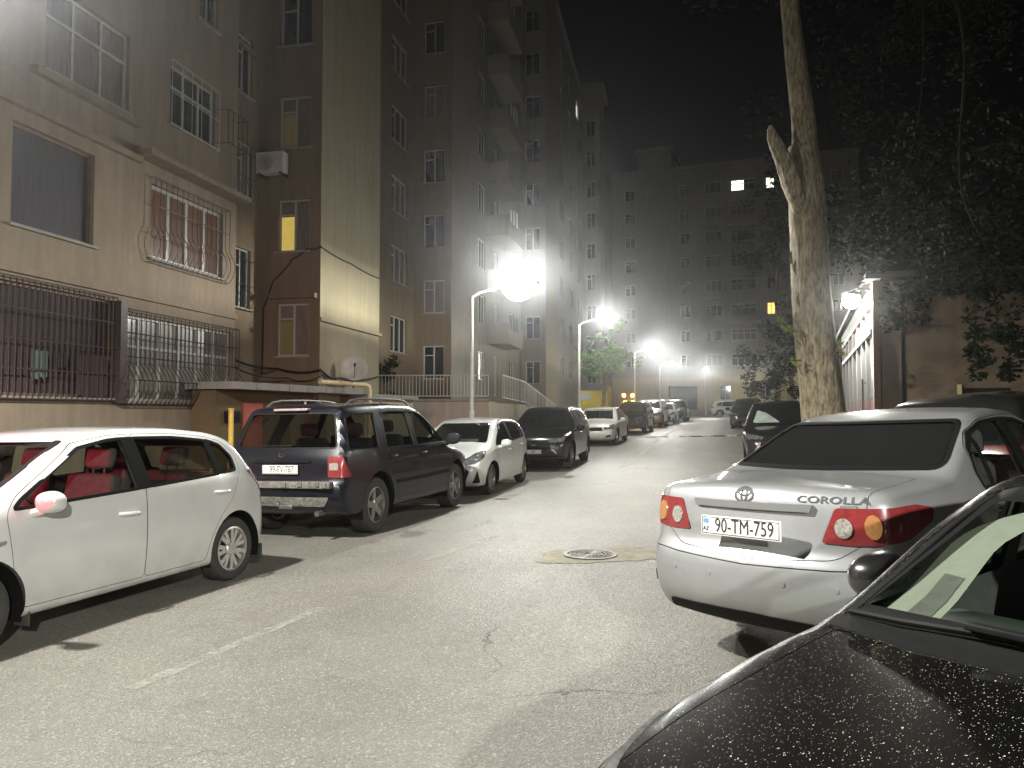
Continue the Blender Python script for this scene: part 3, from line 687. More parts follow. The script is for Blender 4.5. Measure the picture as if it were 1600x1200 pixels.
def build_car(sp, name, label, pos, head, paint, see=False, nth=96, ds=.06, cat='car', group=None, rim='rim_silver', glassm=None, doors=(), trim_sides=(1, -1), interior='interior', glass_front=None, glass_rear=None, glass_back=None, zoff=0., inner_mat=None, seatm='seat_cloth', ms=(1, -1)):
    B = Body(**sp['body']); root = thing(name, label, cat, (0, 0, 0), group)
    A = dict(sp); wq = A['windscreen']; (ya, za), (yb, zb_) = wq[0], wq[1]; cr_ = .04 if wq[0][1] < 1.05 else .03
    A['windscreen'] = [(ya, za), (ya * .5, za + cr_ * .75), (0, za + cr_), (yb * .5, zb_ + cr_ * .75), (yb, zb_)] + list(wq[2:])
    gm = glassm or ('glass_clear' if see else 'pane_tint')
    V, F = B.shell(0, nth, ds)
    o = raw_obj(V, F, [paint, interior] + ([inner_mat] if inner_mat else []), B.shell(-.05, max(48, nth // 2), ds * 2) if see else None)
    cut = MB(); Rw = B.Rw; ra = A.get('ra', Rw + .055); yw = B.W / 2
    for sx in (1, -1):
        for sy in (1, -1):
            c = [(sx * B.wb / 2 + ra * math.cos(t), Rw + .01 + ra * math.sin(t)) for t in np.linspace(0, 2 * math.pi, 49)[:-1]]
            side_prism(cut, c, sy, yw - .34, 1.5)
    wins = A['side_windows']
    if see:
        for wn in wins:
            for sy in (1, -1): side_prism(cut, roundpoly(wn, .03, 3), sy)
        c2 = MB(); end_prism(c2, roundpoly(A['windscreen'], .05, 4), 0.05, 3); end_prism(c2, roundpoly(A['rear_window'], .06, 4), -3, -.3)
        boolean(o, c2, 'DIFFERENCE')
    boolean(o, cut, 'DIFFERENCE')
    dobj = {}
    for di, (dn, kind, poly, sides) in enumerate(doors):
        for sy in sides:
            pr = MB(); bg_ = MB(); pp = roundpoly(poly, .05, 4)
            if kind == 'side': side_prism(pr, pp, sy); side_prism(bg_, offpoly(pp, .004), sy)
            else: end_prism(pr, pp, *kind); end_prism(bg_, offpoly(pp, .004), kind[0] - .004, kind[1] + .004)
            me = boolean(o, pr, 'INTERSECT', True); boolean(o, bg_, 'DIFFERENCE')
            d = link(dn, me, root); me.name = dn; dobj[(di, sy)] = d
    o.name = 'body'; o.data.name = 'body'; o.parent = root; ORG[o.name] = Vector((0, 0, 0)); body = o
    # windows
    for wi, wn in enumerate(wins):
        for sy in (1, -1):
            par = root
            for (di, s2), d in dobj.items():
                if s2 == sy and doors[di][1] == 'side' and inpoly(np.array([np.mean(wn, 0)]), doors[di][2])[0]: par = d
            mat = gm if not (glass_rear and wi > 0) else glass_rear
            B.patch(mir(xz(wn, .8), sy), 90 * sy, -.014 if see else .002, 0 if see else .006, .08).build('window', mat, par, recalc=not see, local=True)
            if sy in trim_sides:
                B.patch(mir(xz(offpoly(roundpoly(wn, .03, 3), .012), .8), sy), 90 * sy, .0035, .01, 0, 0, .024).build('window_seal', 'plastic_black', par, local=True)
    for pl in A.get('pillars', ()):
        for sy in (1, -1): B.patch(mir(xz(offpoly(pl, .014), .8), sy), 90 * sy, .0045, .008, .08, .0).build('pillar_trim', 'plastic_black', root, local=True)
    B.patch(yz(A['windscreen'], 1), 0, -.014 if see else .002, 0 if see else .006, .07, .05).build('windscreen', glass_front or gm, root, recalc=not see, local=True)
    B.patch(yz(A['rear_window'], -1), 180, -.012 if see else .002, 0 if see else .006, .07, .06).build('rear_window', glass_back or glass_rear or gm, root, recalc=not see, local=True)
    if see:
        B.patch(yz(offpoly(roundpoly(A['windscreen'], .05, 4), .01), 1), 0, .003, .01, 0, 0, .04).build('window_seal', 'plastic_black', root, local=True)
        B.patch(yz(offpoly(roundpoly(A['rear_window'], .06, 4), .006), -1), 180, .003, .01, .05, 0, .02).build('window_seal', 'plastic_black', root, local=True)
    # lights, grilles, trims, seams
    for nm, pts, al, mat, off, th in A.get('patches', ()):
        sides = (1, -1)
        if nm.startswith('='): nm = nm[1:]; sides = (1,)
        for sy in sides:
            al2 = al if al == 'z' else (al if al in (0, 180) else al * sy)
            B.patch(mir(pts, sy) if sides != (1,) else pts, al2, off, th, .06, A.get('pr', {}).get(nm, .02)).build(nm, mat, root, local=True)
    for line, al, wd in A.get('seams', ()):
        for sy in (1, -1):
            if al == 'side': pts = mir(xz(strip(line, wd), .8), sy); a2 = 90 * sy
            elif al == 'z': pts = [(p[0], p[1] * sy, 0) for p in strip(line, wd)]; a2 = 'z'
            else: pts = [(0, p[0] * sy, p[1]) for p in strip(line, wd)]; a2 = al
            B.patch(pts, a2, .0012, 0, .05, 0).build('panel_gap', 'plastic_black', root, local=True)
    for hx, hz in A.get('handles', ()):
        for sy in (1, -1):
            par = root
            for (di, s2), d in dobj.items():
                if s2 == sy and doors[di][1] == 'side' and inpoly(np.array([[hx, hz]]), doors[di][2])[0]: par = d
            q = [Vector(B.solve(np.array([[hx + dx, 0, hz + .004 * dx / .09]]), np.array([0, sy, 0.]), o_)[0]) for dx, o_ in ((-.10, .004), (-.07, .03), (0, .035), (.07, .03), (.10, .004))]
            B.patch(mir([(hx - .09, .8, hz - .022), (hx + .09, .8, hz - .022), (hx + .09, .8, hz + .03), (hx - .09, .8, hz + .03)], sy), 90 * sy, .0015, 0, .04, .02).build('handle_recess', A.get('recess', paint), par, local=True)
            MB().tube(q, [.012, .015, .015, .015, .012], 8).build('handle', A.get('handle_mat', paint), par, local=True)
    mx, mz = A['mirror']
    for sy in ms:
        p = B.solve(np.array([[mx, 0, mz - .05]]), np.array([0, sy, 0.]), 0)[0]
        mirror_mesh((mx + .02, p[1] + sy * .17, mz), sy, A.get('msz', (.10, .22, .15))).build('wing_mirror', A.get('mirror_mat', paint), root, local=True)
    # wheels
    tw, rw_ = A.get('tyre', (.19, Rw - .1)); T_, RI, HU = wheel_parts(Rw, tw, rw_, A.get('style', 'ten'))
    tm, rm, hm = T_.mesh('tyre', 'rubber'), RI.mesh('rim', rim), HU.mesh('wheel', 'hub_dark')
    for sx in (1, -1):
        for sy in (1, -1):
            wl = link('wheel', hm, root); yc = yw - tw / 2 - .025 - B.df * .12
            wl.location = (sx * B.wb / 2, sy * yc, Rw); wl.rotation_euler = (0, random.random() * 6, 0) if sy > 0 else (math.pi, random.random() * 6, 0)
            link('tyre', tm, wl); link('rim', rm, wl)
            wb_ = MB(); n = 24
            arc = [(ra * 1.0 * math.cos(t), ra * 1.0 * math.sin(t) + .01) for t in np.linspace(-.35, math.pi + .35, n)]
            y0, y1 = yw - .345, yw - .03
            vs = [(sx * B.wb / 2 + a, sy * y, Rw + b) for y in (y0, y1) for a, b in arc]
            wb_.add(vs, [(i, i + 1, n + i + 1, n + i) for i in range(n - 1)] + [tuple(range(n))], True)
            wb_.build('wheel_well', 'plastic_black', root, local=True)
    if see:
        z0 = A.get('seat_z', .5)
        for sx, hh in ((A.get('seat_f', .05), .58), (A.get('seat_r', -.78), .52)):
            for sy in (1, -1): seat(root, sx, sy * .36, z0, seatm, .5, hh)
        mb = MB(); wx = A.get('dash_x', .95); dz = A.get('dash_z', .86)
        mb.rbox((wx, 0, dz), (.62, B.W - .36, .16), .06); mb.rbox((wx - .22, .36, dz + .08), (.2, .36, .1), .04)
        mb.build('dashboard', A.get('dash_mat', 'interior'), root, local=True)
        sw = MB(); ang = [2 * math.pi * k / 20 for k in range(21)]; cx_, cz_ = wx - .45, dz - .0
        sw.tube([(cx_ + .35 * .18 * math.sin(t) * 1.0, .36 + .18 * math.cos(t), cz_ + .17 * math.sin(t)) for t in ang], .015, 8, False)
        sw.tube([(cx_, .36, cz_), (cx_ + .25, .36, cz_ - .05)], .03, 8); sw.tube([(cx_, .2, cz_), (cx_, .52, cz_)], .018, 8)
        sw.build('steering_wheel', 'plastic_black', root, local=True)
    place(root, *pos, *head, zoff)
    return root, B, dobj

# ---- car kinds ------------------------------------------------------------------------------
HATCH = dict(
    body=dict(prof=[(-1.70, .20), (-1.82, .26), (-1.865, .42), (-1.865, .62), (-1.84, .80), (-1.80, .93), (-1.52, 1.27), (-1.40, 1.375), (-1.18, 1.44), (-.7, 1.487), (-.1, 1.495), (.26, 1.455), (.58, 1.335), (1.22, 1.02), (1.36, .965), (1.72, .87), (1.95, .76), (2.05, .63), (2.08, .45), (2.06, .30), (1.95, .20)],
              W=1.71, wb=2.525, Rw=.30, xf0=.9, xr0=-1.0, zb0=.985, zbs=-.035, df=.22, dr=.13, tuck=.07, flare=.018, sh=.035),
    side_windows=[[(.98, .945), (.92, 1.0), (.36, 1.335), (.08, 1.385), (-.06, 1.395), (-.11, .985)], [(-.22, .99), (-.17, 1.395), (-.6, 1.388), (-.97, 1.35), (-1.05, 1.03)], [(-1.10, 1.035), (-1.02, 1.345), (-1.16, 1.30), (-1.28, 1.18), (-1.30, 1.05)]],
    pillars=[[(-.11, .985), (-.06, 1.395), (-.17, 1.395), (-.22, .99)], [(-1.05, 1.03), (-.97, 1.35), (-1.02, 1.345), (-1.10, 1.035)]],
    windscreen=[(-.66, 1.0), (.66, 1.0), (.53, 1.385), (-.53, 1.385)], rear_window=[(-.58, 1.0), (.58, 1.0), (.5, 1.29), (-.5, 1.29)],
    patches=[('taillight', [(-1.60, .74, 1.06), (-1.47, .78, 1.03), (-1.66, .75, .88), (-1.84, .66, .76), (-1.86, .60, .86), (-1.74, .62, 1.04)], 118, 'lens_red', .006, .02),
             ('headlight', [(1.62, .76, .85), (1.86, .66, .79), (2.02, .5, .70), (2.0, .48, .60), (1.8, .74, .68)], 40, 'lens_head', .006, .02),
             ('=grille', [(2.1, -.42, .62), (2.1, .42, .62), (2.1, .34, .72), (2.1, -.34, .72)], 0, 'plastic_black', .004, .01),
             ('=lower_grille', [(2.1, -.5, .30), (2.1, .5, .30), (2.1, .42, .45), (2.1, -.42, .45)], 0, 'plastic_black', .004, .01),
             ('side_indicator', [(1.17, .8, .735), (1.05, .8, .755), (1.05, .8, .725), (1.12, .8, .715)], 90, 'lens_clear', .005, .01),
             ('fuel_flap', [(-1.50, .8, .86), (-1.34, .8, .86), (-1.34, .8, 1.0), (-1.50, .8, 1.0)], 90, None, .0015, .002)],
    handles=[(.03, .80), (-1.06, .865)], mirror=(.80, .985), style='cap', tyre=(.185, .205), dash_x=1.0, dash_z=.84, ra=.355, seat_z=.48)
H1 = dict(HATCH); H1['patches'] = [p for p in HATCH['patches'] if p[3]]
HATCH_NEW = dict(H1)
HATCH_NEW['patches'] = [('taillight', [(-1.66, .74, 1.0), (-1.60, .76, .95), (-1.74, .72, .82), (-1.86, .66, .78), (-1.86, .58, .88), (-1.78, .60, .98)], 125, 'lens_red', .006, .02),
    ('headlight', [(1.50, .78, .88), (1.78, .70, .83), (2.02, .46, .70), (2.03, .40, .60), (1.9, .62, .64), (1.66, .76, .74)], 45, 'lens_head', .006, .02),
    ('fog_lamp', [(1.9, .70, .52), (1.96, .62, .28), (1.82, .74, .28)], 40, 'plastic_black', .006, .015),
    ('=grille', [(2.1, -.50, .30), (2.1, .50, .30), (2.1, .58, .50), (2.1, .40, .66), (2.1, -.40, .66), (2.1, -.58, .50)], 0, 'plastic_black', .004, .01)]
HATCH_NEW['seams'] = [([(.95, .28), (1.0, .55), (.98, .93)], 'side', .008), ([(-.14, .27), (-.16, .98)], 'side', .008), ([(-.85, .28), (-.98, .5), (-1.15, .75), (-1.25, 1.0)], 'side', .008)]
HATCH_NEW['handles'] = [(.03, .82), (-1.0, .88)]; HATCH_NEW['style'] = 'blade'; HATCH_NEW['recess'] = 'paint_white'
SUV = dict(
    body=dict(prof=[(-2.10, .30), (-2.26, .36), (-2.36, .50), (-2.36, .70), (-2.30, .78), (-2.29, 1.05), (-2.23, 1.17), (-2.06, 1.62), (-2.0, 1.70), (-1.7, 1.735), (-.8, 1.76), (0, 1.75), (.30, 1.70), (.55, 1.58), (1.12, 1.16), (1.28, 1.10), (1.85, 1.03), (2.10, .95), (2.20, .80), (2.22, .55), (2.16, .38), (2.0, .30)],
              W=1.86, wb=2.82, Rw=.372, xf0=1.0, xr0=-1.4, zb0=1.11, zbs=-.012, df=.17, dr=.09, tuck=.08, flare=.02, zm=.7, zc=.8, tumble=.30, bowr=.06, bowf=.14),
    side_windows=[[(.98, 1.13), (.93, 1.17), (.40, 1.55), (.20, 1.62), (-.10, 1.64), (-.13, 1.12)], [(-.24, 1.12), (-.20, 1.64), (-.7, 1.64), (-.98, 1.62), (-1.14, 1.17), (-1.12, 1.12)], [(-1.36, 1.13), (-1.22, 1.615), (-1.80, 1.60), (-1.98, 1.54), (-2.10, 1.16), (-2.08, 1.13)]],
    pillars=[[(-.13, 1.12), (-.10, 1.64), (-.20, 1.64), (-.24, 1.12)]],
    windscreen=[(-.70, 1.16), (.70, 1.16), (.60, 1.63), (-.60, 1.63)], rear_window=[(-.74, 1.16), (.74, 1.16), (.62, 1.61), (-.62, 1.61)],
    patches=[('taillight', [(-2.28, .66, .80), (-2.28, .66, 1.06), (-2.25, .85, 1.07), (-2.10, .90, .80)], 150, 'lens_red', .006, .02),
             ('reversing_lens', [(-2.30, .69, .89), (-2.30, .69, .98), (-2.27, .80, .98), (-2.27, .80, .89)], 150, 'lens_clear', .010, .01),
             ('headlight', [(1.95, .80, .95), (2.1, .62, .92), (2.2, .45, .86), (2.2, .45, .74), (2.0, .8, .76)], 35, 'lens_head', .006, .02),
             ('=grille', [(2.1, -.38, .70), (2.1, .38, .70), (2.1, .40, .92), (2.1, -.40, .92)], 0, 'plastic_black', .006, .01)],
    handles=[(.02, 1.0), (-1.0, 1.0)], mirror=(.86, 1.18), style='five', tyre=(.25, .235), dash_x=.98, dash_z=1.0, ra=.44, seat_z=.66, seat_r=-.9,
    mirror_mat='plastic_black', msz=(.10, .24, .19))
SUV2 = dict(SUV); SUV2['body'] = dict(SUV['body'], W=1.84, prof=[(-2.0, .28), (-2.14, .33), (-2.24, .46), (-2.24, .70), (-2.18, .82), (-2.16, 1.05), (-2.06, 1.20), (-1.80, 1.50), (-1.72, 1.58), (-1.4, 1.63), (-.7, 1.67), (0, 1.66), (.30, 1.61), (.58, 1.49), (1.18, 1.11), (1.34, 1.05), (1.88, .96), (2.10, .88), (2.20, .76), (2.24, .55), (2.18, .38), (2.0, .28)], wb=2.68, Rw=.35, zb0=1.05, zbs=-.02, df=.2, dr=.12, tumble=.36)
SUV2['side_windows'] = [[(1.02, 1.06), (.96, 1.10), (.44, 1.45), (.20, 1.535), (-.08, 1.555), (-.11, 1.065)], [(-.22, 1.07), (-.18, 1.555), (-.7, 1.545), (-1.0, 1.51), (-1.12, 1.10)], [(-1.22, 1.11), (-1.08, 1.50), (-1.42, 1.43), (-1.68, 1.24), (-1.60, 1.13)]]
SUV2['pillars'] = [[(-.11, 1.065), (-.08, 1.555), (-.18, 1.555), (-.22, 1.07)]]
SUV2['windscreen'] = [(-.70, 1.10), (.70, 1.10), (.59, 1.54), (-.59, 1.54)]; SUV2['rear_window'] = [(-.64, 1.13), (.64, 1.13), (.55, 1.48), (-.55, 1.48)]
SUV2['patches'] = [('taillight', [(-2.16, .5, .95), (-2.12, .5, 1.08), (-1.98, .84, 1.08), (-1.9, .88, .98), (-2.08, .82, .92)], 145, 'lens_red', .006, .02),
    ('headlight', [(1.85, .84, .90), (2.1, .62, .86), (2.2, .42, .82), (2.2, .42, .75), (2.05, .74, .76)], 35, 'lens_head', .006, .02),
    ('=grille', [(2.2, -.46, .58), (2.2, .46, .58), (2.2, .42, .80), (2.2, -.42, .80)], 0, 'plastic_black', .005, .01),
    ('fog_trim', [(2.2, .46, .58), (2.2, .48, .61), (2.2, .665, .77), (2.2, .675, .75), (2.2, .53, .58), (2.2, .63, .47), (2.2, .61, .455)], 22, 'chrome', .012, .012),
    ('=bumper_trim', [(2.2, -.72, .34), (2.2, .72, .34), (2.2, .72, .365), (2.2, -.72, .365)], 0, 'chrome', .01, .015)]
SUV2['pr'] = {'fog_trim': .004, 'bumper_trim': .004}
SUV2.update(handles=[(.02, .93), (-1.0, .95)], mirror=(.90, 1.10), style='ten', tyre=(.23, .235), ra=.41, seams=[([(.98, .33), (1.02, .7), (1.0, 1.05)], 'side', .008), ([(-.15, .32), (-.16, 1.06)], 'side', .008), ([(-.95, .33), (-1.05, .75), (-1.2, 1.08)], 'side', .008)])
SEDAN = dict(
    body=dict(prof=[(-2.10, .22), (-2.24, .27), (-2.33, .40), (-2.35, .58), (-2.33, .68), (-2.275, .74), (-2.265, .92), (-2.245, 1.05), (-2.18, 1.085), (-1.80, 1.10), (-1.52, 1.12), (-1.30, 1.20), (-.82, 1.40), (-.55, 1.46), (-.1, 1.485), (.25, 1.46), (.55, 1.36), (1.22, 1.02), (1.38, .965), (1.85, .87), (2.06, .76), (2.17, .62), (2.2, .45), (2.16, .30), (2.05, .22)],
              W=1.76, wb=2.6, Rw=.315, xf0=1.0, xr0=-1.35, zb0=.975, zbs=-.028, df=.20, dr=.15, tuck=.08, flare=.012, sh=.03, bowr=.13, rz=.09, kr=.08, tumble=.40),
    side_windows=[[(.98, .93), (.92, .98), (.38, 1.31), (.12, 1.375), (-.10, 1.39), (-.13, .965)], [(-.24, .97), (-.20, 1.39), (-.55, 1.375), (-.82, 1.315), (-1.0, 1.215), (-1.08, 1.09), (-1.05, .995)]],
    pillars=[[(-.13, .965), (-.10, 1.39), (-.20, 1.39), (-.24, .97)], [(-.88, .98), (-.83, 1.31), (-.855, 1.30), (-.905, .985)]],
    windscreen=[(-.66, 1.0), (.66, 1.0), (.55, 1.38), (-.55, 1.38)], rear_window=[(-.68, 1.13), (.68, 1.13), (.56, 1.395), (-.56, 1.395)],
    patches=[('headlight', [(1.72, .80, .83), (1.95, .68, .79), (2.12, .48, .72), (2.12, .46, .62), (1.88, .78, .66)], 40, 'lens_head', .006, .02),
             ('=grille', [(2.2, -.42, .58), (2.2, .42, .58), (2.2, .36, .72), (2.2, -.36, .72)], 0, 'plastic_black', .005, .01),
             ('fog_recess', [(2.1, .50, .32), (2.1, .74, .36), (2.1, .70, .44), (2.1, .52, .40)], 25, 'plastic_black', .005, .01),
             ('taillight', [(-2.3, .645, .785), (-2.28, .645, .975), (-2.02, .86, .985), (-1.86, .88, .955), (-1.88, .88, .89), (-2.10, .84, .81)], 140, 'lens_red', .007, .02),
             ('boot_light', [(-2.33, .46, .79), (-2.3, .53, .975), (-2.28, .638, .975), (-2.3, .638, .785)], 158, 'lens_red', .007, .02)],
    handles=[(.05, .84), (-.98, .87)], mirror=(.86, .98), style='ten', tyre=(.2, .21), dash_x=1.0, dash_z=.84, ra=.375, seat_z=.48, seat_f=.1, seat_r=-.72)
SEDAN_FAR = dict(SEDAN); SEDAN_FAR['seams'] = [([(.95, .3), (.98, .93)], 'side', .008), ([(-.16, .29), (-.17, .96)], 'side', .008), ([(-.85, .3), (-1.05, .75), (-1.1, .98)], 'side', .008)]

# =================================================================== SETTING
def sheet(name, ss, ts, mat, dz=0., skirt=False):
    mb = MB(); ns, n_t = len(ss), len(ts)
    vs = []
    for s in ss:
        for t in ts:
            x, y = XY(s, t); vs.append((x, y, G(x, y) + dz))
    fs = [(i * n_t + j, (i + 1) * n_t + j, (i + 1) * n_t + j + 1, i * n_t + j + 1) for i in range(ns - 1) for j in range(n_t - 1)]
    mb.add(vs, fs, True)
    o = mb.build(name, mat, recalc=False); o['kind'] = 'structure'; return o
sheet('road', np.concatenate([np.linspace(-90, -8, 8), np.arange(-7, 7.1, .5), np.linspace(9, 120, 10)]), np.concatenate([np.linspace(-30, -4, 5), np.arange(-2, 100, 1.0), np.linspace(105, 260, 12)]), 'asphalt')
sheet('pavement', np.linspace(-12.5, -6.95, 6), np.arange(-6, 90, 1.0), 'paving', .12)
kb = MB()
ts = np.arange(-6, 90, 1.0)
for t0 in ts:
    for ds, zz in ((0, 0),):
        p = [XY(s, t) for s, t in ((-6.95, t0 + .004), (-6.80, t0 + .004), (-6.80, t0 + .996), (-6.95, t0 + .996))]
        zs = [G(*q) for q in p]
        vs = [(q[0], q[1], z - .1) for q, z in zip(p, zs)] + [(q[0], q[1], z + .128) for q, z in zip(p, zs)]
        kb.add(vs, [(3, 2, 1, 0), (4, 5, 6, 7), (0, 1, 5, 4), (1, 2, 6, 5), (2, 3, 7, 6), (3, 0, 4, 7)])
o = kb.build('kerb', 'kerb_stone'); o['kind'] = 'structure'

def decal(name, poly, mat, dz=.004, step=.25):
    V, T, _ = tri2d(poly, step); mb = MB(); mb.add([(v[0], v[1], G(v[0], v[1]) + dz) for v in V], [tuple(int(i) for i in t) for t in T], True)
    o = mb.build(name, mat, recalc=False)
    if o.data.polygons and o.data.polygons[0].normal.z < 0: o.data.flip_normals()
    o['kind'] = 'structure'; return o
def ground_at(px, py):
    d = 3.
    for _ in range(400):
        p = at(px, py, d)
        if p.z < G(p.x, p.y): break
        d *= 1.01
    return at(px, py, d)
def dash(a, b, wd, mat):
    p, q = ground_at(*a), ground_at(*b); t = (q - p).normalized(); n = Vector((-t.y, t.x, 0)) * wd / 2
    k = 14; L = []; Rr = []
    for i in range(k + 1):
        c = p.lerp(q, i / k); j = n * (1 + random.uniform(-.35, .15))
        L.append((c.x + j.x, c.y + j.y)); Rr.append((c.x - j.x, c.y - j.y))
    decal('road_marking', L + Rr[::-1], mat)
dash((205, 1078), (508, 950), .12, 'worn_paint_faint')
dash((665, 878), (775, 838), .12, 'worn_paint_faint')
dash((963, 734), (986, 723), .16, 'worn_paint')
dash((1000, 711), (1030, 686), .16, 'worn_paint')
dash((1040, 680), (1052, 674), .16, 'worn_paint')
# concrete patch and manhole
mc = ground_at(922, 868)
pp = [(mc.x + x, mc.y + y) for x, y in ((-.62, -.34), (-.1, -.42), (.45, -.36), (.80, -.2), (.86, .2), (.55, .46), (-.05, .42), (-.45, .36), (-.5, .05))]
decal('concrete_patch', [(x + random.uniform(-.05, .05), y + random.uniform(-.05, .05)) for x, y in roundpoly(pp, .1, 3)], 'patch_concrete', .004)
mh = thing('manhole_cover', 'round ribbed cast iron manhole cover in a rough concrete patch on the road', 'manhole cover', (mc.x, mc.y, G(mc.x, mc.y) + .006))
MB().lathe([(.245, .0), (.29, .0), (.295, .012), (.245, .012)], seg=40, close=True).build('rim', 'cast_iron', mh, local=True)
cv = MB().lathe([(0, .004), (.235, .004), (.235, -.01)], seg=40)
for r_ in (.06, .11, .16, .205): cv.lathe([(r_, .004), (r_ + .004, .012), (r_ + .02, .012), (r_ + .024, .004)], seg=40)
for k in range(12):
    a = k * math.pi / 6; cv.box((.18 * math.cos(a), .18 * math.sin(a), .008), (.08, .012, .008), Matrix.Rotation(a, 3, 'Z'))
cv.build('cover', 'cast_iron', mh, local=True)
lt_ = MB(); rl = random.Random(11)
for _ in range(46):
    x, y = XY(rl.choice((rl.uniform(-6.6, -5.2), rl.uniform(-4, 3))), rl.uniform(4.5, 24)); a_ = rl.uniform(0, 6.3); s_ = rl.uniform(.012, .035); z_ = G(x, y) + .006
    p_ = [(x + s_ * k_ * math.cos(a_ + b_), y + s_ * k_ * math.sin(a_ + b_), z_ + rl.uniform(0, .012)) for k_, b_ in ((1, 0), (.6, 1.4), (1.1, 3.1), (.5, 4.5))]
    lt_.add(p_, [(0, 1, 2, 3)])
o = lt_.build('litter', 'plastic_white', recalc=False); o['kind'] = 'stuff'
# speed bump
a, b = Vector((5.55, 33.6, 0)), Vector((10.6, 33.0, 0)); t = (b - a).normalized(); n = Vector((-t.y, t.x, 0))
sb = thing('speed_bump', 'low segmented black and white speed bump lying across the far road', 'speed bump', (a.x, a.y, G(a.x, a.y)))
L = (b - a).length; k = 0; u = 0.
while u < L - .3:
    if not 1.15 < u < 1.75:
        mb = MB(); vs = []
        for uu in (u + .02, u + .48):
            for v_, z_ in ((-.2, -.02), (-.14, .035), (-.05, .055), (.05, .055), (.14, .035), (.2, -.02)):
                q = a + t * uu + n * v_; vs.append((q.x, q.y, G(q.x, q.y) + z_))
        mb.add(vs, [(i, i + 1, i + 7, i + 6) for i in range(5)] + [(5, 4, 3, 2, 1, 0), (6, 7, 8, 9, 10, 11)])
        mb.build('segment', ('worn_paint' if k % 2 == 0 else 'plastic_grey'), sb)
    u += .5; k += 1

# =================================================================== APARTMENT BUILDINGS
def wallpanel(mb, P, U, N, u0, u1, z0, z1, holes=(), depth=.16):
    P, U, N = Vector(P), Vector(U), Vector(N); Z = Vector((0, 0, 1))
    us = sorted({u0, u1} | {h for hh in holes for h in hh[:2]}); zs = sorted({z0, z1} | {h for hh in holes for h in hh[2:4]})
    pt = lambda u, z, w=0.: P + U * u + Z * z + N * w
    for i in range(len(us) - 1):
        for j in range(len(zs) - 1):
            uc, zc = (us[i] + us[i + 1]) / 2, (zs[j] + zs[j + 1]) / 2
            if any(h[0] < uc < h[1] and h[2] < zc < h[3] for h in holes): continue
            mb.add([pt(us[i], zs[j]), pt(us[i + 1], zs[j]), pt(us[i + 1], zs[j + 1]), pt(us[i], zs[j + 1])], [(0, 1, 2, 3)])
    for h in holes:
        a, b, c, d = h[:4]
        for q in (((a, c), (a, d)), ((b, d), (b, c)), ((a, d), (b, d)), ((b, c), (a, c))):
            mb.add([pt(*q[0]), pt(*q[1]), pt(*q[1], -depth), pt(*q[0], -depth)], [(0, 1, 2, 3)])
def window(par, P, U, N, h, style='two', pane='pane_dark', frame='frame_white', fw=.055, sill=True, depth=.16, lit=None):
    u0, u1, z0, z1 = h[:4]; W_, H_ = u1 - u0, z1 - z0
    f = MB(); q = lambda a, b, c, d: f.quadbox(P, U, N, a, b, c, d, -depth + .02, -depth + .075)
    q(u0, u1, z0, z0 + fw); q(u0, u1, z1 - fw, z1); q(u0, u0 + fw, z0 + fw, z1 - fw); q(u1 - fw, u1, z0 + fw, z1 - fw)
    if style == 'two':
        m = u0 + W_ * .5; q(m - fw * .5, m + fw * .5, z0 + fw, z1 - fw); q(u0 + fw, m - fw * .5, z0 + H_ * .70, z0 + H_ * .70 + fw * .8)
    elif style == 'three':
        for k in (1, 2): q(u0 + W_ * k / 3 - fw * .45, u0 + W_ * k / 3 + fw * .45, z0 + fw, z1 - fw)
        q(u0 + fw, u0 + W_ / 3 - fw * .45, z0 + H_ * .72, z0 + H_ * .72 + fw * .8)
    elif style == 'four':
        for k in (1, 2, 3): q(u0 + W_ * k / 4 - fw * .6, u0 + W_ * k / 4 + fw * .6, z0 + fw, z1 - fw)
    elif style == 'loggia':
        n = max(3, int(W_ / .62))
        q(u0 + fw, u1 - fw, z0 + H_ * .62, z0 + H_ * .62 + fw)
        for k in range(1, n): 
            q(u0 + W_ * k / n - fw * .45, u0 + W_ * k / n + fw * .45, z0 + fw, z0 + H_ * .62); q(u0 + W_ * k / n - fw * .45, u0 + W_ * k / n + fw * .45, z0 + H_ * .62 + fw, z1 - fw)
    fo = f.build('window', frame, par)
    MB().quadbox(P, U, N, u0 + .01, u1 - .01, z0 + .01, z1 - .01, -depth + .01, -depth + .035).build('pane', pane, fo)
    if lit:
        a, b, c, d, mt = lit
        MB().quadbox(P, U, N, u0 + W_ * a, u0 + W_ * b, z0 + H_ * c, z0 + H_ * d, -depth + .037, -depth + .042).build('lit_pane', mt, fo)
    if sill: MB().quadbox(P, U, N, u0 - .06, u1 + .06, z0 - .05, z0 - .003, -.02, .07).build('sill', 'concrete', fo)
    return fo
def bars(par, P, U, N, h, step=.13, w0=.10, mat='iron_black', bulge=0., rows=3, r=.008, name='grille'):
    u0, u1, z0, z1 = h; P, U, N = Vector(P), Vector(U), Vector(N); Z = Vector((0, 0, 1)); mb = MB()
    def wz(z):
        f = (z - z0) / (z1 - z0)
        return w0 + bulge * max(0., math.sin(min(1, f / .42) * math.pi)) if f < .42 else w0
    n = max(2, int((u1 - u0) / step)); k = 12 if bulge else 2
    for i in range(n + 1):
        u = u0 + (u1 - u0) * i / n
        mb.tube([P + U * u + Z * (z0 + (z1 - z0) * j / k) + N * wz(z0 + (z1 - z0) * j / k) for j in range(k + 1)], r, 5, False)
    for j in range(rows + 1):
        z = z0 + (z1 - z0) * j / rows
        mb.tube([P + U * u0 + Z * z + N * wz(z), P + U * u1 + Z * z + N * wz(z)], r * 1.25, 5)
    for u in (u0, u1):
        for z in (z0, z1): mb.tube([P + U * u + Z * z + N * wz(z), P + U * u + Z * z], r, 5)
    return mb.build(name, mat, par)

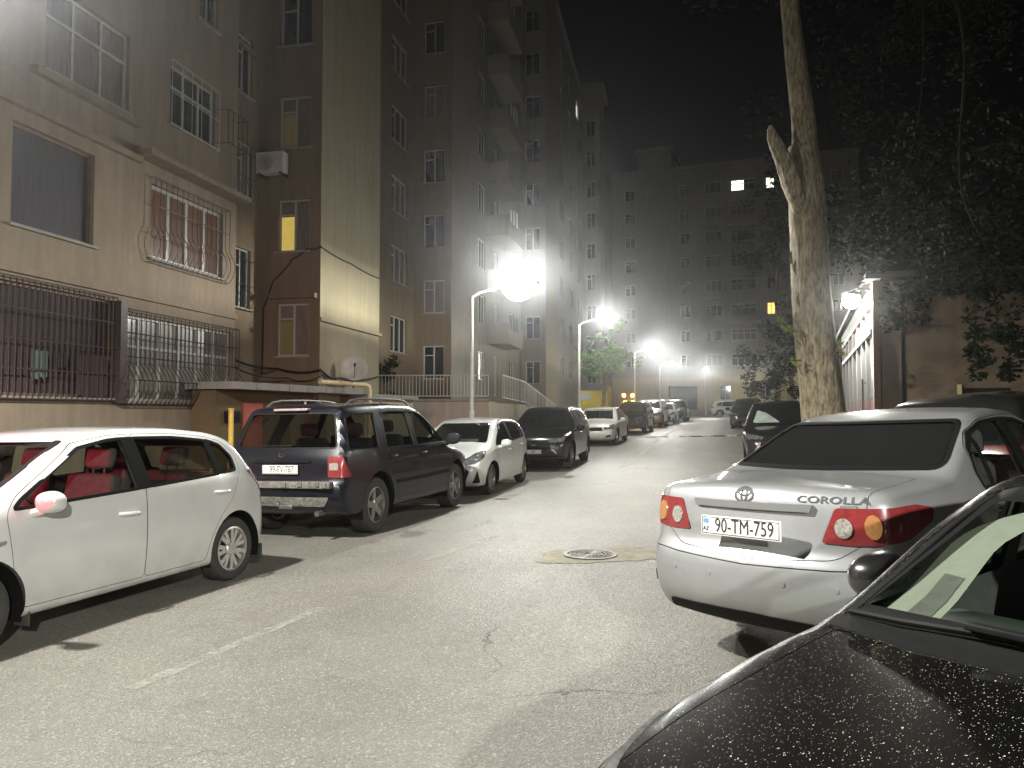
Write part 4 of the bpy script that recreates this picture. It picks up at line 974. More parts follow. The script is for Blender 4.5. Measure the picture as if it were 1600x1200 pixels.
P0 = Vector((-7.2, 16.3, -.05)); E_ = Vector((.2111, .9775, 0)); N_ = Vector((.9775, -.2111, 0)); Zv = Vector((0, 0, 1))
bp_ = lambda a, o, z=0.: P0 + E_ * a + N_ * o + Zv * z
TOP = 31.0
b1 = thing('apartment_building', 'tall tan apartment building with barred ground floor windows, nearest on the left', 'building', tuple(bp_(2, -3)))
# bay with the barred windows
hA = [(-4.5, -2.74, 4.66, 6.36), (-1.2, 1.3, 4.77, 6.32), (-.67, .93, 7.8, 9.12), (-3.9, -1.9, 7.5, 9.05), (.3, 1.0, 10.6, 12.0), (-4.3, -2.6, 10.3, 11.9), (-4.75, -2.12, 1.85, 3.72), (-2.0, 1.72, 1.80, 3.52), (-1.0, .9, 13.4, 14.8), (-9, -6.5, 1.85, 3.7), (-9, -6.5, 4.7, 6.3)]
mb = MB(); wallpanel(mb, bp_(0, 0), E_, N_, -12, 1.85, -1, TOP, hA); mb.build('wall', 'plaster_tan', b1)
mb = MB(); wallpanel(mb, bp_(1.85, 0), -N_, E_, 0, .30, -1, TOP); mb.build('wall', 'plaster_tan', b1)
window(b1, bp_(0, 0), E_, N_, hA[0], 'none', 'curtain_dark', 'frame_brown')
window(b1, bp_(0, 0), E_, N_, hA[1], 'four', 'pane_warm', fw=.075)
bars(b1, bp_(0, 0), E_, N_, (-1.27, 1.37, 4.66, 6.42), .17, .14, 'iron_red', .16, 3)
window(b1, bp_(0, 0), E_, N_, hA[2], 'loggia')
bars(b1, bp_(0, 0), E_, N_, (-.72, .98, 7.75, 9.15), .3, .08, 'iron_white', 0, 2, .006)
window(b1, bp_(0, 0), E_, N_, hA[3], 'loggia', 'pane_curtain')
window(b1, bp_(0, 0), E_, N_, hA[4], 'two'); window(b1, bp_(0, 0), E_, N_, hA[5], 'loggia'); window(b1, bp_(0, 0), E_, N_, hA[8], 'three')
window(b1, bp_(0, 0), E_, N_, hA[6], 'none', 'curtain_red', 'frame_brown')
bars(b1, bp_(0, 0), E_, N_, (-4.8, -2.2, 1.80, 3.78), .115, .10, 'iron_red', 0, 4, .011)
MB().quadbox(bp_(0, 0), E_, N_, -2.19, -2.02, 1.75, 3.72, .005, .17).build('grille_post', 'iron_red', b1)
window(b1, bp_(0, 0), E_, N_, hA[7], 'loggia', 'pane_curtain', fw=.06)
bars(b1, bp_(0, 0), E_, N_, (-1.98, 1.84, 1.74, 3.60), .135, .13, 'iron_black', .20, 4, .010)
window(b1, bp_(0, 0), E_, N_, hA[9], 'loggia'); window(b1, bp_(0, 0), E_, N_, hA[10], 'loggia')
for (a0, a1, z_, w_) in ((-1.75, 1.85, 6.72, .42), (-4.9, -1.6, 6.6, .12), (-4.2, -1.7, 7.28, .16), (-12, 1.85, 3.86, .06)):
    MB().quadbox(bp_(0, 0), E_, N_, a0, a1, z_, z_ + .12, .003, w_).build('ledge', 'plaster_tan', b1)
bars(b1, bp_(0, 0), E_, N_, (1.0, 1.8, 7.95, 8.75), .2, .30, 'iron_black', 0, 1, .008, 'clothes_rail')
def cloth(label, a0, a1, z0, z1, mat):
    m_ = MB(); n_ = 12; vs = []
    for w_ in (.045, .052):
        for i in range(n_ + 1):
            for z_ in (z0 + .03 * math.sin(i * 1.3), (z0 + z1) / 2, z1): vs.append(bp_(a0 + (a1 - a0) * i / n_, w_ + .018 * math.sin(i * 1.9), z_))
    k = (n_ + 1) * 3
    fs = [(i * 3 + j + o_, (i + 1) * 3 + j + o_, (i + 1) * 3 + j + 1 + o_, i * 3 + j + 1 + o_) for o_ in (0, k) for i in range(n_) for j in range(2)]
    m_.add(vs, fs, True); single(m_, 'hanging_cloth', mat, label, 'cloth', tuple(bp_((a0 + a1) / 2, .05, z1)), 'cloths hung behind the reddish grille')
cloth('dark green cloth hung behind the reddish bars', -4.07, -3.74, 2.16, 2.62, 'curtain_green')
cloth('smallest dark cloth hung behind the reddish bars', -3.60, -3.33, 2.36, 2.62, 'plastic_black')
cloth('wide dark brown blanket hung behind the reddish bars by the dark post', -3.10, -2.36, 1.86, 2.64, 'door_brown')
# set back strip with narrow windows
hN = [(2.25, 2.98, 1.5 + 2.79 * k + (2.76 if k >= 0 else 0), 1.5 + 2.79 * k + 2.76 + 1.55) for k in range(0, 10)]
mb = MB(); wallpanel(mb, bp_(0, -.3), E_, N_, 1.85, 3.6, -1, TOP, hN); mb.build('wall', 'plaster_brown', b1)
for k, h in enumerate(hN):
    window(b1, bp_(0, -.3), E_, N_, h, 'two', 'pane_dark' if k != 1 else 'pane_curtain', fw=.045)
    if k in (0, 1): bars(b1, bp_(0, -.3), E_, N_, (2.2, 3.03, h[2] - .05, h[3] - .3), .17, .08, 'iron_black', .12, 2, .007)
MB().quadbox(bp_(0, -.3), E_, N_, 1.86, 3.59, 11.0, 11.1, .003, .10).build('ledge', 'plaster_brown', b1)
# stair bays: end wall, flank, recess
def bay(par, a0, a1, o0, o1, zoff, mats, rows, lits={}, wmat='frame_white', uo=(.42, 1.36)):
    hB = [(uo[0], uo[1], z, z + 1.42) for z in [zoff + 2.82 * k for k in range(rows)] if z + 1.6 < TOP]
    mb = MB(); wallpanel(mb, bp_(a0, o0), N_, -E_, 0, o1 - o0, -1, TOP, hB); mb.build('wall', mats[0], par)
    for k, h in enumerate(hB):
        window(par, bp_(a0, o0), N_, -E_, h, 'two', lits.get(k, ('pane_dark', None))[0], wmat, .05, lit=lits.get(k, (0, None))[1])
    mb = MB(); wallpanel(mb, bp_(0, o1), E_, N_, a0, a1, -1, TOP); mb.build('wall', mats[1], par)
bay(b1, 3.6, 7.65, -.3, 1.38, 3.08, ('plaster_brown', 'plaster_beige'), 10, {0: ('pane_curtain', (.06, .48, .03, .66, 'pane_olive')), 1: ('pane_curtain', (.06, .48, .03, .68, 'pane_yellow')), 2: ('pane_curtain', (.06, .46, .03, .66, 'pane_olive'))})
mb = MB(); wallpanel(mb, bp_(7.65, 1.38), -N_, E_, 0, 1.68, -1, TOP); mb.build('wall', 'plaster_tan', b1)
MB().quadbox(bp_(0, 1.38), E_, N_, 3.5, 7.7, 4.0, 4.09, .003, .09).build('ledge', 'plaster_beige', b1)
MB().quadbox(bp_(3.6, -.3), N_, -E_, .25, 1.60, 4.62, 4.74, .003, .16).build('ledge', 'plaster_brown', b1)
MB().quadbox(bp_(3.6, -.3), N_, -E_, .0, 1.68, 2.42, 2.50, .003, .10).build('ledge', 'plaster_brown', b1)
hD = [(12.9, 14.7, 4.0 + 2.83 * k, 5.45 + 2.83 * k) for k in range(9)] + [(9.0, 10.6, 4.0 + 2.83 * k, 5.45 + 2.83 * k) for k in range(9)]
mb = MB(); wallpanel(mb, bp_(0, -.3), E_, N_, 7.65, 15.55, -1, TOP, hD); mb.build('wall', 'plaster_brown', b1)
for h in hD: window(b1, bp_(0, -.3), E_, N_, h, 'three', random.choice(['pane_dark', 'pane_dark', 'pane_curtain']))
bay(b1, 15.55, 19.6, -.3, 1.38, 3.0, ('plaster_brown', 'plaster_grey'), 10, {1: ('pane_curtain', None), 4: ('pane_curtain', None)})
mb = MB(); wallpanel(mb, bp_(0, -10), -E_, -N_, -19.6, 12, -1, TOP); wallpanel(mb, bp_(-12, 0), -N_, -E_, 0, 10, -1, TOP)
mb.quadbox(bp_(0, 0), E_, N_, -12, 19.6, TOP, TOP + .3, -10, -.3); mb.quadbox(bp_(0, 0), E_, N_, -12, 1.85, TOP, TOP + .3, -.299, .1)
for a0, a1 in ((3.5, 7.7), (15.45, 19.6)): mb.quadbox(bp_(0, 0), E_, N_, a0, a1, TOP, TOP + .3, -.299, 1.5)
mb.build('roof', 'concrete', b1)
# middle block
b2 = thing('apartment_building', 'dark middle apartment block with balconies, behind the brightest street lamp', 'building', tuple(bp_(26, -3)))
hG = [(a, a + 1.5, 3.2 + 2.83 * k, 4.65 + 2.83 * k) for k in range(9) for a in (20.6, 27.6)] + [(24.0, 24.9, 2.5 + 2.83 * k, 4.6 + 2.83 * k) for k in range(9)]
mb = MB(); wallpanel(mb, bp_(0, 1.2), E_, N_, 19.6, 31.2, -1, TOP, hG); mb.build('wall', 'plaster_grey', b2)
for i, h in enumerate(hG): window(b2, bp_(0, 1.2), E_, N_, h, 'three', random.choice(['pane_dark', 'pane_curtain']), sill=False, lit=(.1, .4, .1, .5, 'pane_lit_soft') if i == 7 else None)
for k in range(1, 9):
    z = 2.3 + 2.83 * k
    m = MB().quadbox(bp_(0, 1.2), E_, N_, 22.6, 26.4, z, z + .14, .003, 1.1).quadbox(bp_(0, 1.2), E_, N_, 22.6, 26.4, z + .14, z + 1.05, 1.02, 1.1)
    m.quadbox(bp_(0, 1.2), E_, N_, 22.6, 22.68, z + .14, z + 1.05, .003, 1.02).quadbox(bp_(0, 1.2), E_, N_, 26.32, 26.4, z + .14, z + 1.05, .003, 1.02)
    bl = m.build('balcony', 'plaster_grey', b2)
    ln = MB()
    for j in range(random.randint(2, 5)):
        u = 22.8 + j * .7; ln.quadbox(bp_(0, 1.2), E_, N_, u, u + random.uniform(.3, .55), z + .75, z + random.uniform(1.3, 1.6) - .0, 1.16, 1.17)
    if k % 2: ln.build('laundry', random.choice(['curtain_green', 'plastic_white', 'curtain_red']), bl)
bay(b2, 31.2, 36, 1.2, 2.8, 3.4, ('plaster_grey', 'plaster_beige'), 10, uo=(.3, 1.25))
mb = MB(); wallpanel(mb, bp_(0, -10), -E_, -N_, -36, -19.6, -1, TOP)
mb.quadbox(bp_(0, 0), E_, N_, 19.6, 31.1, TOP + .002, TOP + .3, -10, 1.3); mb.quadbox(bp_(0, 0), E_, N_, 31.1, 36, TOP + .002, TOP + .3, -10, 2.9)
wallpanel(mb, bp_(36, 2.8), -N_, E_, 0, 12.8, -1, TOP); mb.build('roof', 'concrete', b2)
# end block of the row
b3 = thing('apartment_building', 'grey end block of the left row with one lit slit window near its roof', 'building', tuple(bp_(48, -2)))
hJ = [(a, a + 1.6, 4.3 + 2.83 * k, 5.7 + 2.83 * k) for k in range(9) for a in (38, 42.5, 47.5)]
mb = MB(); wallpanel(mb, bp_(0, 2.7), E_, N_, 36, 52, -1, 30.2, hJ); mb.build('wall', 'plaster_grey', b3)
for i, h in enumerate(hJ): window(b3, bp_(0, 2.7), E_, N_, h, 'three', random.choice(['pane_dark', 'pane_curtain']), sill=False, lit=(.05, .95, .05, .95, 'pane_lit_soft') if i == 26 else None)
TOP_ = TOP; TOP = 31.2
bay(b3, 52, 56, 2.7, 4.3, 4.2, ('plaster_grey', 'plaster_beige'), 9, uo=(.35, 1.2))
mb = MB(); mb.quadbox(bp_(0, 0), E_, N_, 51.6, 56.3, 31.2, 31.5, -9, 4.7); mb.quadbox(bp_(0, 0), E_, N_, 36, 51.59, 30.2, 30.5, -9, 2.9)
wallpanel(mb, bp_(56, 4.3), -N_, E_, 0, 13, -1, 31.2); wallpanel(mb, bp_(0, -9), -E_, -N_, -56, -36, -1, 31.2); mb.build('roof', 'concrete', b3)
TOP = TOP_

# far cross block
KU = Vector((.94, -.34, 0)).normalized(); KN = Vector((-.34, -.94, 0)).normalized(); K0 = Vector((18.8, 86, 0))
bk = thing('apartment_building', 'grey apartment building closing the far end of the street, three windows lit', 'building', tuple(K0))
cols = [(-5.6, -4.3, 'two'), (.85, 2.05, 'two'), (3.7, 5.6, 'three'), (6.5, 9.3, 'loggia'), (10.4, 11.35, 'two'), (13.2, 15.2, 'three'), (17.2, 18.4, 'two')]
def kholes(lo, hi): return [(c[0], c[1], 26.8 - 2.85 * k, 28.15 - 2.85 * k) for c in cols if lo <= c[0] < hi for k in range(8)]
for lo, hi, w_, top, mt in ((-7.2, -3.9, 0., 30, 'plaster_grey'), (-3.9, 0., .35, 32.5, 'plaster_grey'), (0., 20., 0., 30, 'plaster_grey')):
    mb = MB(); wallpanel(mb, K0 + KN * w_, KU, KN, lo, hi, 5.6, top, kholes(lo, hi)); mb.build('wall', mt, bk)
mb = MB(); wallpanel(mb, K0 + KN * .05, KU, KN, -7.2, 20, -.5, 5.6, [(-.55, 2.7, -.4, 4.6), (5.2, 6.4, 3.0, 4.6), (9.5, 10.7, 3.0, 4.6)], 1.2); mb.build('wall', 'plaster_yellow', bk)
MB().quadbox(K0, KU, KN, -7.2, 20, -.5, 1.9, .06, .14).build('plinth', 'concrete', bk)
MB().quadbox(K0, KU, KN, -.5, 2.65, 0, 4.55, -1.2, -1.1).build('archway_shade', 'plastic_black', bk)  # black sheet painted in for the shade inside the archway
for h in ((5.2, 6.4, 3.0, 4.6), (9.5, 10.7, 3.0, 4.6)): window(bk, K0 + KN * .05, KU, KN, h, 'two', sill=False, depth=.16)
for h in kholes(-8, 20):
    st = [c[2] for c in cols if c[0] == h[0]][0]; k = round((26.8 - h[2]) / 2.85); ci = [c[0] for c in cols].index(h[0])
    lit = None
    if ci == 3 and k == 0: lit = (.08, .55, .1, .92, 'pane_lit')
    if ci == 4 and k == 0: lit = (.05, .95, .05, .9, 'pane_lit_soft')
    if ci == 4 and k == 5: lit = (.05, .95, .05, .95, 'pane_amber')
    window(bk, K0, KU, KN, h, st, random.choice(['pane_dark', 'pane_dark', 'pane_curtain']), fw=.08, sill=False, lit=lit)
for c0, c1, ks in ((3.4, 5.9, (1, 4, 6)), (6.2, 9.6, (0, 1, 3, 5))):
    for k in ks:
        MB().quadbox(K0, KU, KN, c0, c1, 25.75 - 2.85 * k, 26.7 - 2.85 * k, .003, .7).build('balcony', 'plaster_grey', bk)
mb = MB(); mb.quadbox(K0, KU, KN, -7.4, -3.9, 30, 30.3, -12, .3).quadbox(K0, KU, KN, -4.2, .3, 32.5, 32.8, -12, .8).quadbox(K0, KU, KN, 0., 20.2, 30, 30.3, -12, .3)
wallpanel(mb, K0 + KU * -3.9, -KN, -KU, -.35, 12, 29, 32.5); wallpanel(mb, K0, -KN, KU, -.35, 12, 29, 32.5); wallpanel(mb, K0 + KU * -7.2, -KN, -KU, 0, 12, -.5, 30); wallpanel(mb, K0 + KU * 20, -KN, KU, 0, 12, -.5, 30)
wallpanel(mb, K0 - KN * 12, -KU, -KN, -20, 7.2, -.5, 30); mb.build('roof', 'concrete', bk)

# =================================================================== YARD STRUCTURES ON THE LEFT
Pa, Pb, Pc = Vector((-5.96, 16.0, 0)), Vector((-4.15, 21.0, 0)), Vector((-3.12, 23.8, 0))
gd = (Pb - Pa).normalized(); gn = Vector((gd.y, -gd.x, 0))
gz = G(Pb.x, Pb.y)
ge = thing('garage_entrance', 'low ochre garage with a mossy concrete roof slab in front of the stair bay', 'garage', (Pa.x, Pa.y, gz))
LA = (Pb - Pa).length
def slab(mb, P, d, n, u0, u1, z0, z1, w0, w1, k=14, j=.015):
    for i in range(k):
        a_, b_ = u0 + (u1 - u0) * i / k, u0 + (u1 - u0) * (i + 1) / k
        mb.quadbox(P, d, n, a_, b_, z0 + random.uniform(0, j), z1, w0, w1 + random.uniform(-j, j))
    return mb
slab(MB(), Pa, gd, gn, -.1, LA, 2.03, 2.2, -1.35, 0).build('roof', 'concrete', ge)
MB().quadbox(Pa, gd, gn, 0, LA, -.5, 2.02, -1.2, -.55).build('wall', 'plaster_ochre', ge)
MB().quadbox(Pa, gd, gn, .85, 1.5, gz + .1, 1.75, -.548, -.50).build('door', 'door_red', ge)
MB().quadbox(Pa, gd, gn, .25, .65, 1.30, 1.56, -.548, -.44).build('meter_box', 'plastic_black', ge)
for i in range(2): MB().quadbox(Pa, gd, gn, 2.6 + 1.2 * i, 3.6 + 1.2 * i, .3, 1.7, -.548, -.52).build('shutter', 'frame_brown', ge)
gs = thing('pump_house', 'small pale yellow block with a vent grille and concrete lid beside the railing wall', 'shed', (Pb.x, Pb.y, gz))
LB = (Pc - Pb).length
MB().quadbox(Pb, gd, gn, .03, LB, -.5, 1.92, -.9, -.06).build('wall', 'plaster_cream', gs)
slab(MB(), Pb, gd, gn, .02, LB + .1, 1.922, 2.06, -.95, .08, 8).build('roof', 'concrete', gs)
vg = MB().quadbox(Pb, gd, gn, .75, 1.3, 1.45, 1.80, -.058, -.045); vg.build('vent_grille', 'plastic_grey', gs)
pb = MB(); pb.tube([(-6.08, 16.02, -.1), (-6.08, 16.02, 1.60)], .055, 12); pb.tube([(-6.08, 16.02, 1.6), (-6.08, 16.02, 1.62)], .075, 12)
single(pb, 'post', 'pipe_yellow', 'short yellow painted post at the corner of the barred building', 'post', (-6.08, 16.02, -.08))
gp = MB(); q = Pb + gn * .12
gp.tube([Pa + gd * 3.0 + gn * .05 + Zv * 2.31, Pb - gd * .12 + gn * .05 + Zv * 2.31, Pb - gd * .02 + gn * .11 + Zv * 2.27, q + Zv * 2.16, q + Zv * -.1], .062, 12)
for z_ in (.6, 1.5): gp.tube([q + Zv * z_, q + Zv * (z_ + .05)], .078, 12)
single(gp, 'gas_pipe', 'pipe_cream', 'thick cream gas pipe bending down over the garage roof edge', 'pipe', tuple(q))
# air conditioner
ap = bp_(3.6, -.3)
ac = thing('air_conditioner', 'white air conditioner unit hung beside the dim stair window', 'air conditioner', tuple(ap + N_ * .35 + Zv * 8.0))
MB().quadbox(ap, N_, -E_, -.0, .78, 7.95, 8.5, .14, .42).build('casing', 'plastic_white', ac)
m = MB()
fc = ap + N_ * .28 + Zv * 8.22 - E_ * .43
for r_ in (.05, .10, .15, .2): m.tube([fc + N_ * r_ * math.cos(t) + Zv * r_ * math.sin(t) for t in np.linspace(0, 2 * math.pi, 25)], .006, 5, False)
for k in range(8):
    a = k * math.pi / 4; m.tube([fc, fc + N_ * .2 * math.cos(a) + Zv * .2 * math.sin(a)], .005, 5)
m.build('fan_guard', 'plastic_grey', ac)
m = MB()
m.lathe([(0, .0), (.2, .0), (.2, .012), (0, .012)], seg=24); m.v = [tuple(fc + N_ * v[0] + Zv * v[1] + E_ * (.03 - v[2])) for v in m.v]; m.build('fan', 'plastic_black', ac)
m = MB()
for u in (.08, .68): m.quadbox(ap, N_, -E_, u, u + .04, 7.90, 7.945, .0, .44)
m.build('bracket', 'iron_black', ac)
# satellite dish
dc = at(553, 577, 20.3); dd = Vector((.25, -.92, .30)).normalized()
sd_ = thing('satellite_dish', 'round grey satellite dish standing on the garage roof', 'satellite dish', tuple(dc - Zv * .45))
rot = dd.to_track_quat('Z', 'Y').to_matrix()
m = MB().lathe([(0, .0), (.12, .008), (.24, .032), (.345, .068), (.36, .085), (.352, .086), (.24, .042), (.12, .018), (0, .01)], seg=36); m.v = [tuple(rot @ Vector(v) + dc) for v in m.v]; m.build('dish', 'dish_grey', sd_)
m = MB(); m.tube([dc - dd * .01, dc - dd * .14 - Zv * .05, dc - dd * .16 - Zv * .48], .022, 8); m.build('mast', 'iron_black', sd_)
m = MB(); m.tube([dc - Zv * .33 + dd * .05, dc + dd * .42 - Zv * .05], .01, 6); m.tube([dc + dd * .40 - Zv * .05, dc + dd * .49 - Zv * .03], .03, 8); m.build('feed_arm', 'iron_black', sd_)
# cables
def cable(name, label, pts, r, sag=.0):
    mb = MB(); P = []
    for i in range(len(pts) - 1):
        a_, b_ = Vector(pts[i]), Vector(pts[i + 1])
        for k in range(8): f = k / 8; P.append(a_.lerp(b_, f) - Zv * sag * 4 * f * (1 - f))
    P.append(Vector(pts[-1])); mb.tube(P, r, 6)
    single(mb, name, 'plastic_black', label, 'cable', tuple(P[0]))
f_ = lambda u, z, w=.03: bp_(3.6, -.3) + N_ * u - E_ * w + Zv * z
c_ = lambda a, z, w=.03: bp_(a, 1.38) + N_ * w + Zv * z
cable('cable', 'black cable running up the brown stair wall and around its corner', [f_(.02, 2.6), f_(.04, 4.4), f_(.3, 5.1), f_(.9, 5.7), f_(1.3, 5.95), f_(1.71, 5.98), c_(3.57, 5.98), c_(5.5, 5.9), c_(7.6, 5.85), bp_(11, 1.2, 5.85)], .018, .04)
cable('cable', 'loose black cable sagging low above the garage roof', [bp_(1.9, -.2, 2.95), f_(.5, 2.75, .06), f_(1.75, 2.7, .06), c_(4.8, 2.55), c_(7.5, 2.7)], .03, .09)
cable('cable', 'thin cable hanging under the thicker one above the garage roof', [bp_(1.9, -.2, 2.75), f_(.8, 2.5, .10), f_(1.8, 2.55, .10), c_(5.2, 2.35, .05)], .014, .12)

# terrace with railing
def prismz(poly, z0s, z1s, mat, name, par):
    n = len(poly); mb = MB()
    mb.add([(p[0], p[1], z) for p, z in zip(poly, z0s)] + [(p[0], p[1], z) for p, z in zip(poly, z1s)], [tuple(range(n - 1, -1, -1)), tuple(range(n, 2 * n))] + [(i, (i + 1) % n, n + (i + 1) % n, n + i) for i in range(n)])
    return mb.build(name, mat, par)
T0, T1, T2, T3 = (-6.0, 27.05), (-.86, 27.0), (.55, 31.2), (2.15, 36.0)
tw = thing('terrace_wall', 'stained raised terrace wall in front of the middle block, under the railings', 'wall', (-1, 27, G(-1, 27)))
prismz([T0, T1, (-1.4, 29.5), (-6.0, 29.5)], [-.5] * 4, [1.94] * 4, 'plaster_pink', 'wall', tw)
prismz([(-.856, 27.004), T2, T3, (1.2, 36.3), (-.45, 31.4), (-1.396, 29.5)], [-.5] * 6, [1.93, 1.90, 1.55, 1.55, 1.9, 1.93], 'plaster_cream', 'wall', tw)
MB().quadbox((-6, 27.05, 0), (1, -.01, 0), (0, -1, 0), 0, 5.2, 1.945, 2.03, -.3, .06).build('coping', 'concrete', tw)
def railing(label, pts, h, step=.115, mat='iron_white'):
    P = [Vector(p) for p in pts]
    root = thing('railing', label, 'railing', tuple(P[0]))
    MB().tube([p + Zv * h for p in P], .022, 8).build('handrail', mat, root); MB().tube([p + Zv * .1 for p in P], .016, 8).build('bottom_rail', mat, root)
    tot = sum((P[i + 1] - P[i]).length for i in range(len(P) - 1)); n = min(95, int(tot / step)); me = None
    for i in range(n + 1):
        d = tot * i / n
        for k in range(len(P) - 1):
            L_ = (P[k + 1] - P[k]).length
            if d <= L_ + 1e-6: c = P[k].lerp(P[k + 1], d / L_); break
            d -= L_
        if me is None: me = MB().tube([(0, 0, .1), (0, 0, h)], .010, 6).mesh('baluster', mat)
        o = link('baluster', me, root); o.location = c - P[0]
    return root
railing('long white railing of upright bars along the stained terrace wall', [(-5.9, 27.1, 2.03), (-.86, 27.03, 2.03)], .86, .125)
railing('white railing stepping down along the stairs beside the terrace', [(-.35, 27.9, 2.0), (.55, 31.0, 1.86), (1.1, 33.0, 1.55), (2.1, 35.9, .95)], .95, .22)
# shrub on the terrace
def leaves(mb, c, rad, n, size, flat=1., rng=random):
    c = Vector(c)
    for _ in range(n):
        while True:
            p = Vector((rng.uniform(-1, 1), rng.uniform(-1, 1), rng.uniform(-1, 1)))
            if .12 < p.length < 1: break
        p = Vector((p.x * rad[0], p.y * rad[1], p.z * rad[2])) if not isinstance(rad, (int, float)) else p * rad
        a = Vector((rng.gauss(0, 1), rng.gauss(0, 1), rng.gauss(0, .6))).normalized(); b = a.cross(Vector((rng.gauss(0, 1), rng.gauss(0, 1), rng.gauss(0, 1)))).normalized()
        s = size * rng.uniform(.6, 1.3); q = c + p
        mb.add([q - a * s, q + b * s * .45, q + a * s, q - b * s * .45], [(0, 1, 2, 3)])
    return mb
def clumps(mb, cs, size, dens, sub=9):
    for (c, r_) in cs:
        rr = Vector(r_) if not isinstance(r_, (int, float)) else Vector((r_, r_, r_))
        for _ in range(sub):
            p = Vector((random.gauss(0, .5) * rr.x, random.gauss(0, .5) * rr.y, random.gauss(0, .45) * rr.z)); k = random.uniform(.22, .48)
            leaves(mb, Vector(c) + p, tuple(rr * k), int(dens * random.uniform(.4, 1.4)), size)
    return mb
def mono(mb, mat, name, par): 
    off = ORG[par.name]; me = bpy.data.meshes.new(name); me.from_pydata([tuple(Vector(v) - off) for v in mb.v], [], mb.f); me.materials.append(M[mat]); return link(name, me, par)
sh = thing('shrub', 'small dark shrub growing behind the left end of the terrace railing', 'plant', (-4.75, 27.9, 1.95))
m = MB()
for k in range(6): m.tube([(-4.75, 27.9, 1.9), (-4.75 + random.uniform(-.2, .2), 27.9 + random.uniform(-.2, .2), 2.7), (-4.75 + random.uniform(-.4, .4), 27.9 + random.uniform(-.3, .3), 3.3)], [.02, .014, .006], 5)
m.build('stem', 'bark', sh); mono(clumps(MB(), [((-4.75, 27.9, 3.0), (.5, .4, .55))], .07, 60, 10), 'leaf_shaded', 'crown', sh)

# =================================================================== STREET LAMPS
def photometry(li, leak=.3, side=.9, down=1., house=None):
    """street luminaire: even wide beam below, little light above the horizon"""
    li.use_nodes = True; n = li.node_tree.nodes; l = li.node_tree.links; em = n['Emission']
    g = n.new('ShaderNodeNewGeometry'); s = n.new('ShaderNodeSeparateXYZ'); l.new(g.outputs['Incoming'], s.inputs[0])
    mr = n.new('ShaderNodeMapRange'); mr.inputs[1].default_value = -1; mr.inputs[2].default_value = 1; l.new(s.outputs[2], mr.inputs[0])
    cr = n.new('ShaderNodeFloatCurve'); c = cr.mapping.curves[0]
    pts = [(-1., 1.0), (-.8, 1.55), (-.6, 2.7), (-.45, 4.2), (-.36, 4.2), (-.22, 1.7), (-.08, side), (.08, side * .55), (.24, leak), (1., leak)]
    pts = [(x, y * down if x < -.2 else y) for x, y in pts]; c.points[0].location = ((pts[0][0] + 1) / 2, pts[0][1] / 5); c.points[1].location = (1, pts[-1][1] / 5)
    for x, y in pts[1:-1]: c.points.new((x + 1) / 2, y / 5)
    for p in c.points: p.handle_type = 'VECTOR'
    cr.mapping.update()
    m = n.new('ShaderNodeMath'); m.operation = 'MULTIPLY'; m.inputs[1].default_value = 5.0
    l.new(mr.outputs[0], cr.inputs['Value']); l.new(cr.outputs[0], m.inputs[0]); out = m.outputs[0]
    if house is not None:
        hx, hy, lo_ = house
        dp = n.new('ShaderNodeVectorMath'); dp.operation = 'DOT_PRODUCT'; dp.inputs[1].default_value = (hx, hy, 0); l.new(g.outputs['Incoming'], dp.inputs[0])
        m2 = n.new('ShaderNodeMapRange'); m2.interpolation_type = 'SMOOTHSTEP'; m2.inputs[1].default_value = -.45; m2.inputs[2].default_value = .25; m2.inputs[3].default_value = lo_; m2.inputs[4].default_value = 1
        l.new(dp.outputs['Value'], m2.inputs[0]); m3 = n.new('ShaderNodeMath'); m3.operation = 'MULTIPLY'; l.new(out, m3.inputs[0]); l.new(m2.outputs[0], m3.inputs[1]); out = m3.outputs[0]
    l.new(out, em.inputs['Strength'])
def street_lamp(base, head, label, power, leak=.3, side=.9, glow='lamp_glow', r=.055, rg=.24, col=(1., .985, .915), pav=.1, down=1., house=None):
    bx, by = base; z0 = G(bx, by) + pav; head = Vector(head)
    root = thing('street_lamp', label, 'street lamp', (bx, by, z0), 'street lamps along the street')
    top = head.z - .28
    MB().tube([(bx, by, z0 - .12), (bx, by, z0 + 1.5), (bx, by, z0 + 1.52), (bx, by, top)], [r * 1.35, r * 1.3, r, r * .72], 14).lathe([(.15, 0), (.15, .03), (.07, .035)], (bx, by, z0), seg=20).build('pole', 'pole_paint', root)
    d = Vector((head.x - bx, head.y - by, 0)); arm = MB()
    pts = [Vector((bx, by, top - .02)) + d * f + Zv * g for f, g in ((0, 0), (.15, .12), (.5, .24), (.85, .36), (1.0, .40))]
    arm.tube(pts, [r * .7, r * .65, r * .6, r * .55, r * .5], 10); arm.build('arm', 'pole_paint', root)
    MB().lathe([(0, .26), (.05, .26), (.09, .20), (.13, .15), (.13, .135), (0, .135)], tuple(head), seg=24).build('cap', 'pole_paint', root)
    m = MB(); m.sphere(head, rg, 20, 12, (1, 1, .85)); m.build('diffuser', glow, root)
    li = bpy.data.lights.new('lamp_light', 'POINT'); li.energy = power; li.color = col; li.shadow_soft_size = .13; photometry(li, leak, side, down, house)
    lo = bpy.data.objects.new('lamp_light', li); COL.objects.link(lo); lo.parent = root; lo.location = head - Vector((bx, by, z0)); ORG[lo.name] = Vector()
    return root
street_lamp((-5.5, 4.6), (-4.05, 5.0, 5.0), 'street lamp beside the nearest white hatchback, just outside the left edge', LAMP_W * 1.15, .18, .8, house=(.95, -.31, .75))
street_lamp((-1.08, 19.8), at(810, 447, 19.8), 'nearest street lamp in view, the brightest, on a white pole behind the white hatchback', LAMP_W * .8, .5, 10.0, down=.42, house=(.9, -.43, .28), rg=.46)  # oversized globe and strong side beam imitate the glare around this lamp
